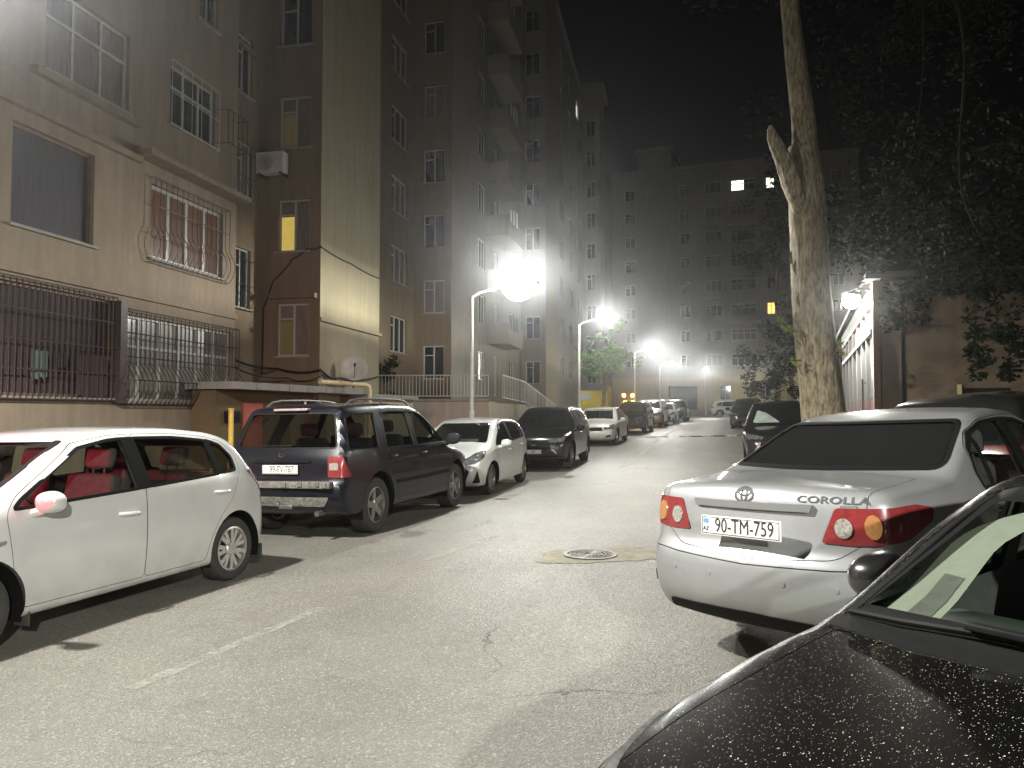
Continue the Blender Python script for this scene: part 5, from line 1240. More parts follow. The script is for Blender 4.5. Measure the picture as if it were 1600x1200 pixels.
street_lamp((2.73, 30.), at(948, 497, 30.), 'second street lamp, standing behind the white sedan and beside the lit green tree', LAMP_W * .8, .3, 2.8, down=.45, house=(.7, -.7, .4))
street_lamp((7.93, 47.7), at(1020, 545, 47.7), 'third street lamp along the pavement, above the amber lamps', LAMP_W * .8, .3, 2.8, down=.45, house=(.7, -.7, .4))
street_lamp((13.0, 65.), at(1050, 568, 65.), 'fourth street lamp, above the farthest dark parked van', LAMP_W * .8, .3, 2.8, down=.45, house=(.7, -.7, .4))
street_lamp((20.4, 78.), at(1103, 577, 78.), 'farthest street lamp, beside the sideways white car', LAMP_W * .8, .3, 2.8, down=.45, house=(.7, -.7, .4))

street_lamp((4.6, -8.4), (3.3, -7.9, 5.0), 'street lamp on the right behind the camera, shining on the silver sedan', LAMP_W * 1.5, .08, .5, pav=0)
# yellow wall, amber lamps
yw = thing('garden_wall', 'bright yellow painted wall beyond the white sedan, lit by the second lamp', 'wall', (4.4, 40., G(4.4, 40.)))
pm('paint_yellow', (.78, .62, .07), .8, var=.15, vscale=2)
MB().quadbox((3.75, 40, 0), (1, 0, 0), (0, -1, 0), 0, 1.62, 0, 2.72, -.3, 0).build('wall', 'paint_yellow', yw)
MB().quadbox((3.75, 40, 0), (1, 0, 0), (0, -1, 0), 1.4, 1.62, 0, 2.95, .002, .16).build('pillar', 'paint_yellow', yw); MB().quadbox((3.75, 40, 0), (1, 0, 0), (0, -1, 0), -.1, .5, 2.2, 2.6, .002, .12).build('sign_board', 'plastic_white', yw)
for i, (px, lab) in enumerate(((975, 'left of two glowing amber lamps on thin posts behind the parked cars'), (988, 'right of two glowing amber lamps on thin posts behind the parked cars'))):
    p = at(px, 618, 43.); al_ = thing('amber_lamp', lab, 'lamp', (p.x, p.y, G(p.x, p.y)), 'amber lamps behind the parked cars')
    MB().tube([(p.x, p.y, G(p.x, p.y)), (p.x, p.y, p.z)], .035, 8).build('post', 'iron_black', al_); MB().sphere(p, .10, 14, 8).build('bulb', 'amber_glow', al_)
    li = bpy.data.lights.new('lamp_light', 'POINT'); li.energy = 90; li.color = (1, .5, .08); li.shadow_soft_size = .11
    lo = bpy.data.objects.new('lamp_light', li); COL.objects.link(lo); lo.parent = al_; lo.location = (0, -.25, p.z - G(p.x, p.y)); ORG[lo.name] = Vector()

# =================================================================== SHOP ON THE RIGHT
SU = Vector((.363, .932, 0)).normalized(); SN = Vector((-SU.y, SU.x, 0)); S0 = Vector((6.12, 12.5, 0)); sz = G(7.5, 14)
pm('panel_white', (.22, .235, .22), .22, var=.06, coat=.6); pm('panel_red', (.32, .06, .055), .3, var=.12, coat=.4); pm('panel_red_bright', (.75, .12, .07), .3, var=.1, coat=.4)
sp_ = thing('shop_building', 'low shop with a white and red front and brown end wall behind the tree trunk', 'shop', (8, 15, sz))
EN = -SU; EU = Vector((SU.y, -SU.x, 0))
mb = MB(); wallpanel(mb, S0 + EU * .0, EU, EN, 0, 14, -.5, 3.75); mb.build('wall', 'brick_brown', sp_)
mb = MB(); mb.quadbox(S0, SU, SN, 0, 10, 3.45, 3.75, -12, .0); mb.quadbox(S0, SU, SN, -.3, 10.2, 3.75, 3.85, -13, .12); mb.build('roof', 'iron_black', sp_)
mb = MB(); mb.quadbox(S0, SU, SN, 0, .14, -.5, 3.45, -.3, 0.)
xs = [.14, 1.25, 2.3, 3.6, 5.0, 6.4, 7.8, 9.2]
for x in xs[1:]: mb.quadbox(S0, SU, SN, x - .035, x + .035, -.5, 3.45, -.12, .02)
mb.quadbox(S0, SU, SN, .14, 9.2, 2.88, 2.96, -.1, .03); mb.quadbox(S0, SU, SN, .14, 9.2, 3.36, 3.449, -.1, .02); mb.build('frame', 'rim_dark', sp_)
for i in range(len(xs) - 1):
    a_, b_ = xs[i] + .04, xs[i + 1] - .04
    MB().quadbox(S0, SU, SN, a_, b_, 1.78, 2.87, -.08, -.04).build('panel', 'panel_white', sp_)
    MB().quadbox(S0, SU, SN, a_, b_, -.5, 1.775, -.08, -.04).build('panel', 'panel_red', sp_)
    MB().quadbox(S0, SU, SN, a_, b_, 2.97, 3.35, -.08, -.04).build('panel', ('panel_white', 'panel_white', 'panel_red_bright', 'panel_red_bright')[i % 4], sp_)
m = MB(); m.tube([S0 + SU * 1.5 + SN * .06 + Zv * 1.35, S0 + SU * 1.5 + SN * .06 + Zv * 2.15], .022, 8)
for z_ in (1.42, 2.08): m.tube([S0 + SU * 1.5 + SN * .06 + Zv * z_, S0 + SU * 1.5 - SN * .04 + Zv * z_], .014, 6)
m.build('door_handle', 'chrome', sp_)
pm('panel_brown', (.10, .072, .052), .6, var=.25, vscale=3)
MB().quadbox(S0, EU, EN, .0, .10, -.4, 3.74, .003, .05).build('corner_trim', 'frame_brown', sp_)
MB().quadbox(S0, EU, EN, .12, .42, -.4, 3.74, .003, .03).build('cladding', 'panel_brown', sp_)
m = MB().tube([S0 + EU * .46 + EN * .03 + Zv * -.2, S0 + EU * .45 + EN * .03 + Zv * 3.7], .02, 6); m.build('conduit', 'plastic_black', sp_)
MB().quadbox(S0, EU, EN, 1.30, 1.95, 1.52, 1.92, .003, .02).build('vent', 'plastic_black', sp_)
MB().quadbox(S0, EU, EN, 1.22, 1.28, 1.40, 1.98, .003, .06).build('vent_post', 'pipe_cream', sp_)
# flood light on the shop
fp = at(1330, 465, 13.0)
fl = thing('flood_light', 'glaring flood light on a bracket above the red and white shop front', 'lamp', tuple(fp))
MB().tube([fp - SN * (fp - S0).dot(SN) + Zv * .12, fp - SN * .1 + Zv * .16, fp + Zv * .09], .02, 8).build('bracket', 'iron_black', fl)
MB().box(fp + Zv * .06, (.24, .24, .06)).build('housing', 'iron_black', fl); MB().sphere(fp - Zv * .05, .15, 18, 12).build('diffuser', 'lamp_glow_warm', fl)
li = bpy.data.lights.new('lamp_light', 'POINT'); li.energy = LAMP_W * .34; li.color = (1, .97, .86); li.shadow_soft_size = .09
lo = bpy.data.objects.new('lamp_light', li); COL.objects.link(lo); lo.parent = fl; lo.location = (0, 0, -.05); ORG[lo.name] = Vector()

# =================================================================== TREES
def trunk_tube(mb, pts, rs, seg=28, sub=7, rough=.08):
    P, Rr = [], []
    for i in range(len(pts) - 1):
        p0, p1, p2, p3 = [Vector(pts[max(0, min(len(pts) - 1, i + k))]) for k in (-1, 0, 1, 2)]
        for k in range(sub):
            t = k / sub
            P.append(.5 * ((2 * p1) + (p2 - p0) * t + (2 * p0 - 5 * p1 + 4 * p2 - p3) * t * t + (3 * p1 - p0 - 3 * p2 + p3) * t ** 3)); Rr.append(rs[i] + (rs[i + 1] - rs[i]) * t)
    P.append(Vector(pts[-1])); Rr.append(rs[-1])
    b = len(mb.v); mb.tube(P, Rr, seg)
    ph = [random.uniform(0, 6.28) for _ in range(6)]
    for i in range(len(P)):
        for k in range(seg):
            v = Vector(mb.v[b + i * seg + k]); a = 2 * math.pi * k / seg
            f = 1 + rough * (.5 * math.sin(3 * a + ph[0] + i * .11) + .35 * math.sin(5 * a + ph[1] - i * .17) + .3 * math.sin(9 * a + ph[2] + i * .3) + random.uniform(-.25, .25))
            mb.v[b + i * seg + k] = tuple(P[i] + (v - P[i]) * f)
    return mb
TD = 11.5
g0 = at(1292, 650, TD)
bt = thing('tree', 'large leaning tree with a thick bare trunk and broken stub, beside the shop front', 'tree', (g0.x, g0.y, G(g0.x, g0.y)))
tm_ = MB()
tpts = [(g0.x + .10, TD, -.2), (g0.x + .04, TD, .5)] + [tuple(at(px, py, TD + dd_)) for px, py, dd_ in ((1283, 610, 0), (1276, 540, 0), (1267, 450, .05), (1262, 360, .1), (1258, 285, .15))]
trunk_tube(tm_, tpts + [tuple(at(1254, 230, TD + .2))], [.40, .36, .315, .30, .285, .275, .27, .22], 34, 8, .07)
trunk_tube(tm_, [tuple(at(1258, 290, TD + .15)), tuple(at(1256, 200, TD + .25)), tuple(at(1244, 100, TD + .3)), tuple(at(1234, 0, TD + .35)), tuple(at(1222, -160, TD + .4)), tuple(at(1230, -330, TD + .5))], [.21, .185, .16, .14, .12, .08], 24, 7, .08)
trunk_tube(tm_, [tuple(at(1252, 330, TD)), tuple(at(1236, 285, TD - .05)), tuple(at(1222, 245, TD - .12)), tuple(at(1208, 215, TD - .18)), tuple(at(1204, 196, TD - .2))], [.13, .15, .12, .085, .03], 18, 6, .12)
limb = [tuple(at(1238, -180, TD + .3)), tuple(at(1380, -200, TD - .3)), tuple(at(1500, 20, TD - .8)), tuple(at(1500, 280, TD - 1.0)), tuple(at(1545, 400, TD - 1.1)), tuple(at(1560, 520, TD - 1.1))]
lb_ = MB(); trunk_tube(lb_, [tuple(at(1224, -150, TD + .4))] + limb[1:], [.11, .07, .03, .018, .012, .006], 12, 6, .06)
trunk_tube(lb_, [tuple(at(1440, -90, TD - .6)), tuple(at(1440, 150, TD - .6)), tuple(at(1400, 330, TD - .4))], [.02, .012, .006], 8, 5, .05)
lb_.build('branch', 'leaf_shaded', bt)  # near-black leaf colour instead of bark paints the branch into the dark
# broken bark bits on the left edge
for px, py in ((1238, 420), (1240, 500), (1243, 470), (1232, 405)):
    c = at(px, py, TD - .12); tm_.add([c, c + Vector((.05, -.02, .16)), c + Vector((.07, .02, .02)), c + Vector((.06, -.03, -.14))], [(0, 1, 2), (0, 2, 3)])
tm_.build('trunk', 'bark', bt)
cr = MB(); cs = []
for (px, py, d_, r_) in ((1350, 330, 12.5, .9), (1420, 360, 12, .9), (1480, 300, 11, 1.0), (1540, 420, 10.6, .8), (1560, 250, 11, 1.1), (1590, 520, 10.4, .55), (1500, 430, 11, .6), (1440, 250, 12, 1.0), (1370, 230, 13, 1.0), (1560, 560, 10.4, .4), (1410, 480, 12, .45), (1620, 380, 10.5, 1.1), (1640, 200, 11, 1.4)):
    cs.append((tuple(at(px, py, d_)), r_))
clumps(cr, cs, .055, 75, 10)
for (px, py, d_, r_) in ((1400, 60, 12, 1.6), (1520, 40, 11.5, 1.6), (1180, -160, 12.5, 1.6), (1300, -220, 12, 1.8)): clumps(cr, [(tuple(at(px, py, d_)), r_)], .06, 90, 14)
mono(cr, 'leaf_shaded', 'crown', bt)
tw_ = MB(); 
for a_, b_ in (((1252, 540), (1216, 495)), ((1246, 520), (1232, 512)), ((1253, 585), (1240, 562)), ((1303, 560), (1312, 535)), ((1303, 565), (1318, 548))):
    p, q = at(*a_, TD - .2), at(*b_, TD - .35); tw_.tube([p, p.lerp(q, .5) + Zv * .03, q], [.012, .008, .004], 5)
tw_.build('twig', 'bark', bt)
for grp in (((1217, 497, 9), (1222, 507, 8), (1232, 513, 10), (1243, 520, 8)), ((1238, 562, 10), (1246, 568, 8)), ((1312, 537, 10), (1318, 549, 10))):
    sp2 = MB()
    for px, py, n_ in grp: leaves(sp2, at(px, py, TD - .35), .07, n_ + 4, .038)
    mono(sp2, 'leaf_lit', 'sprout', bt)

def far_tree(label, base, trunk_h, cs, mat, size, dens, r=.16, sub=12):
    x, y = base; z = G(x, y); t = thing('tree', label, 'tree', (x, y, z), 'trees beyond the parked cars')
    m = MB(); c0 = Vector(cs[0][0]); trunk_tube(m, [(x, y, z - .2), (x + .05, y, z + trunk_h * .5), (x + .1, y, z + trunk_h), tuple(Vector((x, y, z + trunk_h)).lerp(c0, .8))], [r * 1.3, r, r * .8, r * .4], 12, 4)
    for c, _ in cs[1:]:
        s_ = Vector((x + .1, y, z + trunk_h * .9)); m.tube([s_, s_.lerp(Vector(c), .5) + Zv * .2, Vector(c)], [r * .5, r * .35, r * .1], 7)
    m.build('trunk', 'bark', t); mono(clumps(MB(), cs, size, dens, sub), mat, 'crown', t); return t
far_tree('small bright green tree lit by the second street lamp', (4.45, 36.5), 2.3, [(tuple(at(940, 545, 34)), (1.0, 1., .8)), (tuple(at(965, 530, 34)), .8), (tuple(at(918, 565, 34)), .6), (tuple(at(975, 560, 34)), .6), (tuple(at(950, 572, 34)), (.9, .8, .45))], 'leaf_green', .075, 85, .11)
far_tree('dark bushy tree on the right in front of the far building', (19.5, 52.), 3., [(tuple(at(1200, 560, 51)), (1.9, 1.8, 1.9)), (tuple(at(1225, 510, 51)), 1.9), (tuple(at(1185, 600, 50)), (1.5, 1.3, 1.)), (tuple(at(1240, 590, 51)), 1.8), (tuple(at(1255, 540, 51)), 1.8)], 'leaf_shaded', .13, 80, .2)
far_tree('tall dark tree with a thin crown reaching before the lit windows of the far building', (20.8, 58.), 9., [(tuple(at(1215, 330, 57)), 2.6), (tuple(at(1200, 400, 57)), (2., 2, 2.)), (tuple(at(1225, 270, 57)), 1.8), (tuple(at(1250, 350, 57)), 2.6), (tuple(at(1280, 420, 57)), 2.8), (tuple(at(1320, 380, 56)), 3.)], 'leaf_shaded', .15, 60, .22)

# =================================================================== PARKED CARS
def emboss(B, root, name, mat, vs2, fs, al, off=.004):
    """flat letters or emblem laid on the body: (s, z) points seen along yaw al"""
    a = R(al); d = np.array([math.cos(a), math.sin(a), 0]); T = np.array([-math.sin(a), math.cos(a), 0])
    V = np.array([[p[0] * T[0], p[0] * T[1], p[1]] for p in vs2]); Q = B.solve(V, d, off)
    mb = MB(); mb.add([tuple(q) for q in Q], fs); return mb.build(name, mat, root, recalc=False, local=True)
def letters(B, root, txt, s0, z0, size, al, mat='chrome_dull', squash=1.2, name='lettering'):
    vs, fs = text_verts(txt, size, 0, squash, .018); return emboss(B, root, name, mat, [(v.x + s0, v.y + z0) for v in vs], fs, al, .0028)
def ring2(cx, cz, rx, rz, wd, n=28, a0=0., a1=2 * math.pi):
    vs, fs = [], []
    for i in range(n + 1):
        t = a0 + (a1 - a0) * i / n
        for k in (1, -1): vs.append((cx + (rx + k * wd / 2) * math.cos(t), cz + (rz + k * wd / 2) * math.sin(t)))
    return vs, [(2 * i, 2 * i + 1, 2 * i + 3, 2 * i + 2) for i in range(n)]
def onbody(B, x, z, side, off=0.):
    return Vector(B.solve(np.array([[x, 0, z]]), np.array([0, side, 0.]), off)[0])

GP = 'cars parked along the street'
# --- nearest white hatchback
r1, B1, d1 = build_car(HATCH | dict(patches=[p if p[3] else p[:3] + ('paint_white',) + p[4:] for p in HATCH['patches']]), 'parked_car', 'white five door hatchback parked nose forward at the left edge, red light on its windscreen', (-3.83, 6.21), (-.31, -.95), 'paint_white', True, 200, .028, 'car', GP,
    doors=[('door', 'side', [(.93, .28), (1.0, .5), (1.03, .92), (.95, 1.02), (.37, 1.372), (.08, 1.42), (-.14, 1.425), (-.168, 1.0), (-.13, .27)], (1,)),
           ('door', 'side', [(-.138, .27), (-.176, 1.0), (-.148, 1.425), (-.6, 1.42), (-1.0, 1.382), (-1.20, 1.325), (-1.33, 1.20), (-1.36, 1.04), (-1.22, .80), (-1.02, .64), (-.90, .46), (-.84, .27)], (1,))],
    glass_rear='glass_tint', seatm='seat_light')
m = MB()
for sx in (-1.2625 - .40, 1.2625 - .40):
    for sy in (1, -1): m.rbox((sx, sy * .76, .21), (.02, .14, .15), .008)
m.build('mud_flap', 'rubber', r1, local=True)
B1.patch([(-.8, .5, .40), (-.2, .5, .40), (.6, .5, .40), (.6, .5, .405), (-.8, .5, .405)], 90, .001, 0, .1, 0)
# --- navy estate SUV
r2, B2, d2 = build_car(SUV, 'parked_car', 'dark navy off-roader seen from behind with plate 99-FV-787 and a torn bumper pad', (-2.22, 11.59), (.30, .954), 'paint_navy', True, 170, .034, 'car', GP, 'rim_grey',
    doors=[('door', 'side', [(.97, .45), (1.0, .75), (1.01, 1.1), (.95, 1.19), (.41, 1.585), (.19, 1.66), (-.15, 1.675), (-.185, 1.12), (-.17, .42)], (-1,)),
           ('door', 'side', [(-.178, .42), (-.193, 1.12), (-.158, 1.675), (-.7, 1.675), (-1.02, 1.65), (-1.2, 1.17), (-1.17, 1.0), (-.98, .88), (-.92, .6), (-.9, .42)], (-1,)),
           ('tailgate', (-3, -1.95), [(-.70, .775), (.70, .775), (.78, 1.1), (.67, 1.66), (-.67, 1.66), (-.78, 1.1)], (1,))], glassm='glass_tint')
plate_parts(r2, B2, -2.325, .90, 180, '99-FV-787')
B2.patch(mir([(-2.3, .42, .985), (-2.3, -.42, .985), (-2.3, -.42, 1.015), (-2.3, .42, 1.015)], 1), 180, .018, .03, .06, .01).build('plate_garnish', 'paint_navy', r2, local=True)
vs, fs = ring2(0, 1.10, .045, .045, .010)
for k in range(3):
    a = math.pi / 2 + k * 2 * math.pi / 3; b = len(vs)
    vs += [(-.007 * math.sin(a), 1.10 + .007 * math.cos(a)), (.007 * math.sin(a), 1.10 - .007 * math.cos(a)), (.043 * math.cos(a), 1.10 + .043 * math.sin(a))]; fs.append((b, b + 1, b + 2))
emboss(B2, r2, 'emblem', 'chrome', vs, fs, 180, .010)
pad = MB(); random.seed(3)
pad.rbox((-2.345, 0, .712), (.10, 1.5, .085), .012)
for k in range(13):
    y = -.68 + k * .113; pad.rbox((-2.39 + random.uniform(-.01, .01), y + random.uniform(-.02, .02), .715 + random.uniform(-.012, .012)), (.03, random.uniform(.03, .085), random.uniform(.035, .075)), .008)
pad.build('bumper_pad', 'foam_dirty', r2, local=True)
for sy in (1, -1):
    m = MB(); z_ = 1.79
    m.tube([(.15, sy * .60, z_ - .075), (0.02, sy * .61, z_ - .01), (-.2, sy * .62, z_ + .012), (-.8, sy * .625, z_ + .02), (-1.4, sy * .615, z_ + .005), (-1.62, sy * .605, z_ - .02), (-1.75, sy * .60, z_ - .085)], .016, 8)
    m.tube([(-.8, sy * .625, z_ + .02), (-.8, sy * .62, z_ - .07)], .02, 8); m.build('roof_rail', 'rim_dark', r2, local=True)
MB().rbox((-2.03, 0, 1.655), (.16, .5, .035), .015).build('brake_light', 'lens_clear', r2, local=True)
B2.patch([(-2.25, .70, 1.19), (-2.25, -.12, 1.19), (-2.25, -.12, 1.205), (-2.25, .70, 1.197)], 180, .022, .012, .1, 0).build('wiper', 'plastic_black', r2, local=True)
B2.patch([(-2.3, .62, .44), (-2.3, -.62, .44), (-2.3, -.70, .56), (-2.3, .70, .56)], 180, .004, .01, .08, .03).build('bumper_insert', 'foam_dirty', r2, local=True)
for sy in (1, -1):
    B2.patch(mir(xz(strip([(1.0, 1.105), (-.1, 1.095), (-1.1, 1.095)], .018), .9), sy), 90 * sy, .006, .006, .1, 0).build('belt_trim', 'chrome', r2, local=True)
    B2.patch(mir(xz(strip([(1.0, .66), (0, .64), (-.9, .64)], .05), .9), sy), 90 * sy, .008, .01, .1, .01).build('side_moulding', 'plastic_black', r2, local=True)
MB().tube([(-2.1, -.55, .36), (-2.36, -.55, .36)], .035, 10).build('exhaust', 'chrome_dull', r2, local=True)
m = MB(); m.rbox((-2.37, -.12, .44), (.06, .20, .05), .01); m.rbox((-2.40, -.02, .47), (.05, .05, .05), .01); m.build('tow_bracket', 'chrome_dull', r2, local=True)
# --- newer white hatchback
r3, B3, _ = build_car(HATCH_NEW, 'parked_car', 'white small hatchback with triangular fog lamp recess, facing us behind the navy off-roader', (-.83, 16.0), (-.262, -.965), 'paint_white', False, 150, .038, 'car', GP, 'rim_grey')
B3.patch(yz([(-.5, 1.03), (.5, 1.03), (.46, 1.08), (-.46, 1.08)], 1), 0, .006, 0, .08, .02).build('wiper', 'plastic_black', r3, local=True)
# --- black SUV
r4, B4, _ = build_car(SUV2, 'parked_car', 'glossy black crossover with chrome bumper trim and white plate, facing us between two white cars', (1.13, 21.6), (-.25, -.97), 'paint_black', False, 140, .042, 'car', GP, 'rim_grey')
plate_parts(r4, B4, 2.235, .52, 0, '091', None, .46, .11, 0, -.02)
vs, fs = ring2(0, .74, .075, .05, .014); emboss(B4, r4, 'emblem', 'chrome', vs, fs, 0, .012)
# --- white sedan
r5, B5, _ = build_car(SEDAN_FAR, 'parked_car', 'white sedan facing us behind the black crossover', (3.72, 30.6), (-.29, -.957), 'paint_white_warm', False, 110, .055, 'car', GP)
# --- others along the row
HF = dict(HATCH_NEW)
build_car(SUV2, 'parked_car', 'dark brown car parked right behind the white sedan', (6.5, 39.6), (-.30, -.954), 'paint_charcoal', False, 90, .07, 'car', GP)
build_car(SUV, 'parked_car', 'silver grey off-roader in the left row, before the boxy white car', (8.75, 46.6), (-.30, -.954), 'paint_silver_far', False, 80, .08, 'car', GP)
build_car(HF, 'parked_car', 'small boxy white car in the left row between two off-roaders', (11.0, 53.0), (-.30, -.954), 'paint_white_warm', False, 80, .08, 'car', GP)
build_car(SUV, 'parked_car', 'tall dark off-roader at the far end of the left row', (13.1, 59.0), (-.30, -.954), 'paint_charcoal', False, 80, .08, 'car', GP, zoff=.0)
build_car(SUV2, 'parked_car', 'white crossover standing sideways before the far yellow ground floor', (22.6, 76.0), (.98, -.12), 'paint_white_warm', False, 90, .07, 'car', GP)
build_car(SUV2, 'parked_car', 'small dark car on the right side, just left of the near dark off-roader', (13.4, 42.), (-.33, -.944), 'paint_charcoal', False, 80, .08, 'car', GP)
r6, B6, _ = build_car(SUV2, 'parked_car', 'dark crossover with roof rails and a sunshade behind its windscreen, left of the tree trunk', (7.45, 20.6), (-.335, -.942), 'paint_black', False, 120, .05, 'car', GP)
B6.patch(yz([(.05, 1.13), (-.30, 1.38), (-.52, 1.45), (-.64, 1.13)], 1), 0, .006, 0, .06, .05).build('sunshade', 'sunshade', r6, local=True)
for sy in (1, -1): MB().tube([(.1, sy * .58, 1.60), (0, sy * .6, 1.68), (-.7, sy * .6, 1.71), (-1.4, sy * .56, 1.66), (-1.5, sy * .55, 1.58)], .018, 8).build('roof_rail', 'chrome', r6, local=True)
# --- silver sedan
SD = SEDAN | dict(); SD['body'] = SEDAN['body'] | dict(W=1.69); SD['rear_window'] = [(-.70, 1.125), (.70, 1.125), (.585, 1.40), (-.585, 1.40)]
r7, B7, d7 = build_car(SD, 'parked_car', 'large silver sedan with plate 90-TM-759 parked at an angle on the right', (3.15, 5.69), (.777, .629), 'paint_silver', True, 220, .026, 'car', GP, zoff=.03,
    doors=[('boot_lid', (-3, -1.575), [(-.63, 1.3), (-.645, .93), (-.64, .80), (-.50, .705), (0, .675), (.50, .705), (.64, .80), (.645, .93), (.63, 1.3)], (1,)),
           ('door', 'side', [(-.178, .27), (-.193, .97), (-.158, 1.415), (-.56, 1.39), (-.83, 1.326), (-1.017, 1.226), (-1.098, 1.09), (-1.09, .97), (-1.03, .78), (-.9, .55), (-.82, .27)], (1, -1)),
           ('door', 'side', [(.95, .28), (1.02, .5), (1.05, .92), (.95, 1.0), (.39, 1.345), (.12, 1.41), (-.15, 1.415), (-.185, .97), (-.17, .27)], (1, -1))],
    glass_back='pane_tint_grey')

plate_parts(r7, B7, -2.352, .845, 180, '90-TM-759', 'AZ', tilt=R(4))
B7.patch([(-2.3, .37, .945), (-2.3, -.37, .945), (-2.3, -.385, .985), (-2.3, .385, .985)], 180, .020, .03, .06, .008).build('plate_garnish', 'plastic_grey', r7, local=True)
em_ = MB()
for k_, (vs, fs) in enumerate((ring2(-.03, 1.022, .058, .040, .012), ring2(-.03, 1.022, .018, .036, .009), ring2(-.03, 1.036, .040, .016, .009))):
    Q_ = B7.solve(np.array([[0, -p[0], p[1]] for p in vs]), np.array([-1., 0, 0]), .0028 + .001 * k_); em_.add([tuple(v) for v in Q_], fs)
em_.build('emblem', 'badge_grey', r7, recalc=False, local=True)
letters(B7, r7, 'COROLLA', .475, 1.012, .050, 180, 'badge_grey', squash=1.6)
vs, fs = text_verts('1.6', .02, 0, 1.4)
B7.patch([(-2.3, -.52, .97), (-2.3, -.60, .97), (-2.3, -.60, .988), (-2.3, -.52, .988)], 180, .004, .005, .05, .003).build('badge', 'plastic_grey', r7, local=True)
for sy in (1, -1):
    c = [(-2.3, sy * (.57 + .048 * math.cos(t)), .872 + .052 * math.sin(t)) for t in np.linspace(0, 2 * math.pi, 21)[:-1]]
    B7.patch(c, 158 * sy, .013, .01, .03, 0).build('reversing_lens', 'lens_clear', r7, local=True)
    c = [(-2.25 + .02, sy * (.715 + .05 * math.cos(t)), .885 + .062 * math.sin(t)) for t in np.linspace(0, 2 * math.pi, 21)[:-1]]
    B7.patch(c, 140 * sy, .013, .01, .03, 0).build('indicator_lens', 'lens_amber', r7, local=True)
    B7.patch([(-2.2, sy * .74, .43), (-2.2, sy * .79, .43), (-2.2, sy * .79, .50), (-2.2, sy * .74, .50)], 150 * sy, .006, .01, .03, .01).build('reflector', 'lens_red', r7, local=True)
    for yy in (.24, .52):
        c = [(-2.3, sy * (yy + .013 * math.cos(t)), .56 + .013 * math.sin(t)) for t in np.linspace(0, 2 * math.pi, 13)[:-1]]
        B7.patch(c, 180, .004, .004, 0, 0).build('parking_sensor', 'paint_silver', r7, local=True)
B7.patch([(-2.3, .66, .27), (-2.3, -.66, .27), (-2.3, -.62, .345), (-2.3, 0, .365), (-2.3, .62, .345)], 180, .004, .02, .06, .03).build('bumper_insert', 'plastic_black', r7, local=True)
B7.patch(yz(strip([(-.84, .665), (-.66, .668), (-.5, .655), (0, .64), (.5, .655), (.66, .668), (.84, .665)], .006), -2.3), 180, .001, 0, .05, 0).build('panel_gap', 'plastic_black', r7, local=True)
MB().tube([(-2.1, -.5, .27), (-2.33, -.5, .26)], .03, 10).build('exhaust', 'chrome_dull', r7, local=True)
# --- black car behind the silver sedan
build_car(SUV2, 'parked_car', 'black car mostly hidden behind the silver sedan, only its roof showing', (6.55, 9.45), (.84, .547), 'paint_black', False, 110, .05, 'car', GP)
# --- near black car
NB = HATCH | dict(patches=H1['patches'], style='ten', mirror=(.37, .985), msz=(.16, .21, .195), mirror_mat='paint_black', dash_mat='dash_green', dash_x=.80, dash_z=.86)
NB['body'] = HATCH['body'] | dict(W=1.72, bowf=.17, xf0=1.25, prof=[(x if x < 1.25 else 1.25 + (x - 1.25) * 1.5, z + (.03 if x > 1.3 and z > .7 else 0)) for x, z in HATCH['body']['prof']])
NB['patches'] = [(n_, [(x if x < 1.3 else 1.25 + (x - 1.25) * 1.5, y, z) for x, y, z in P], a, m_, o_, t_) for n_, P, a, m_, o_, t_ in NB['patches']]
NB['windscreen'] = [(-.74, 1.0), (.74, 1.0), (.57, 1.41), (-.57, 1.41)]
h8 = Vector((-.841, -.540)).normalized(); rt8 = Vector((h8.y, -h8.x))
c8 = Vector((2.417, 2.438))
NB = zscaled(NB, .88); NB['body']['Rw'] = .285; NB['tyre'] = (.185, .19); NB['ra'] = .335
r8, B8, d8 = build_car(NB, 'parked_car', 'nearest black car with a dust speckled bonnet and cream pillar trim, lower right corner', tuple(c8), tuple(h8), 'paint_dusty', True, 220, .026, 'car', GP,
    doors=[('bonnet', (1.18, 4), [(-.66, .40), (.66, .40), (.70, .95), (.66, 1.1), (-.66, 1.1), (-.70, .95)], (1,))], glassm='glass_green', inner_mat='interior_cream', seatm='seat_cloth', trim_sides=(-1, 1))
def lining(sy, u0, u1, t0, t1, push, n_=14):
    rows = []
    for k in range(n_ + 1):
        f = t0 + (t1 - t0) * k / n_; z = .86 + .345 * f; xw = 1.02 - .72 * f
        y1 = abs(B8.solve(np.array([[xw, 0, z]]), np.array([0, sy, 0.]), -.045)[0][1]); wd = .20 - .06 * f
        r_ = []
        for u in np.linspace(u0, u1, 5):
            y = y1 - wd * u
            xs_ = B8.solve(np.array([[0, sy * y, z]]), np.array([1, 0, 0.]), -.03)[0][0] - .02
            r_.append((min(xw + .05 + .1 * u, xs_) + push, sy * y, z))
        rows.append(r_)
    m_ = MB(); m_.add([p for r_ in rows for p in r_], [(a * 5 + b, a * 5 + b + 1, a * 5 + b + 6, a * 5 + b + 5) for a in range(n_) for b in range(4)], True); return m_
for sy in (1, -1):
    lining(sy, 0, 1, -.12, 1.02, 0).build('pillar_lining', 'interior_cream', r8, local=True)
    lining(sy, .42, .84, .10, .42, .006, 6).build('speaker_cover', 'seat_light', r8, local=True)
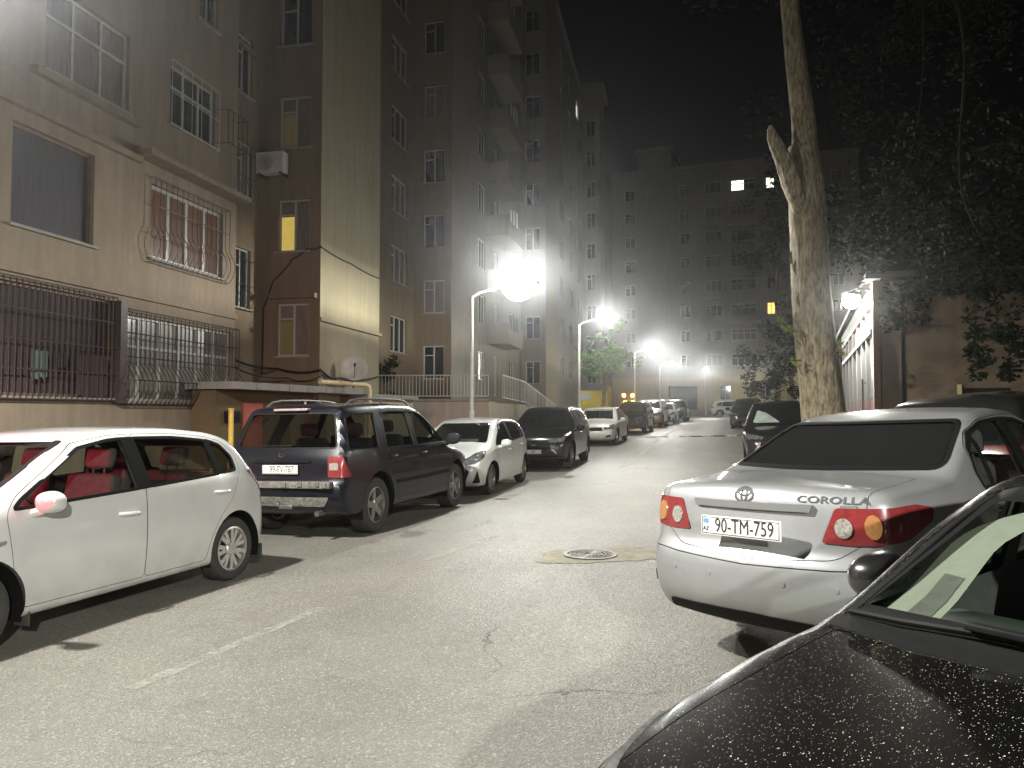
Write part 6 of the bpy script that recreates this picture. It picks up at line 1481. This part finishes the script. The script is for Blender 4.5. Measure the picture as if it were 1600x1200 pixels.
# cowl, wipers, sealing strips
m = B8.patch([(1.06, -.76, 0), (1.16, -.4, 0), (1.18, 0, 0), (1.16, .4, 0), (1.06, .76, 0), (1.14, .74, 0), (1.25, .4, 0), (1.27, 0, 0), (1.25, -.4, 0), (1.14, -.74, 0)], 'z', .004, .01, .06, .02); m.build('cowl', 'plastic_black', r8, local=True)
def topz(B, x, y, off=0.): return Vector(B.solve(np.array([[x, y, 0.]]), np.array([0, 0, 1.]), off)[0])
pts = [topz(B8, 1.075, -.70, .02), topz(B8, 1.13, -.5, .025), topz(B8, 1.155, -.25, .03), topz(B8, 1.165, 0, .03)]
m = MB(); m.tube(pts, .011, 8); m.tube([p - Vector((0, 0, .014)) for p in pts], .006, 6)
c = topz(B8, 1.165, -.22, .045); m.rbox(c, (.03, .16, .022), .006); m.tube([c + Vector((0, .06, 0)), topz(B8, 1.19, 0, .035), topz(B8, 1.21, .25, .02)], [.013, .014, .018], 8)
m.build('wiper', 'plastic_black', r8, local=True)
for sy in (1, -1):
    B8.patch([(1.06, sy * .735, 0), (.9, sy * .71, 0), (.6, sy * .655, 0), (.33, sy * .60, 0), (.33, sy * .58, 0), (.6, sy * .632, 0), (.9, sy * .685, 0), (1.06, sy * .708, 0)], 'z', .006, .008, .05, 0).build('pillar_strip', 'plastic_black', r8, local=True)
# --- unseen car added ahead of the white hatchback to carry the red light
r9, B9, _ = build_car(SUV | dict(patches=[p if p[0] != 'taillight' else p[:3] + ('lens_red_lit',) + p[4:] for p in SUV['patches']]), 'parked_car', 'unseen charcoal off-roader added to cast red light, in front of the nearest white hatchback', (-5.62, .95), (-.31, -.95), 'paint_charcoal', False, 90, .07, 'car', GP)
MB().rbox((-2.07, 0, 1.645), (.10, .9, .05), .015).build('brake_light', 'lens_red_lit', r9, local=True)  # wide high lamp added to lift the red light over the hatchback's bonnet
for x_, y_, z_, e_, a_ in ((-2.42, -.75, .95, 250, 100), (-2.18, -.1, 1.66, 850, 84)):
    li = bpy.data.lights.new('lamp_light', 'SPOT'); li.energy = e_; li.color = (1, .06, .12); li.shadow_soft_size = .06; li.spot_size = R(68); li.spot_blend = .6
    lo = bpy.data.objects.new('lamp_light', li); COL.objects.link(lo); lo.parent = r9; lo.location = (x_, y_, z_); lo.rotation_euler = (0, R(a_), 0); ORG[lo.name] = Vector()

# =================================================================== HAZE ADDED TO IMITATE LENS GLARE AROUND THE LAMPS
hz = MB().box((10, 75, 24), (190, 230, 60)).build('glare_haze', 'plastic_white'); hz.location = (0, 0, -3.5 + 7.0 - 3.0)
hm = bpy.data.materials.new('halo_haze'); hm.use_nodes = True
n = hm.node_tree.nodes; n.remove(n['Principled BSDF']); pv = n.new('ShaderNodeVolumePrincipled')
pv.inputs['Color'].default_value = (.93, .96, 1, 1); pv.inputs['Density'].default_value = .0012; pv.inputs['Anisotropy'].default_value = .93
hm.node_tree.links.new(pv.outputs[0], n['Material Output'].inputs['Volume']); hz.data.materials[0] = hm; hz['kind'] = 'stuff'
bpy.context.view_layer.update()
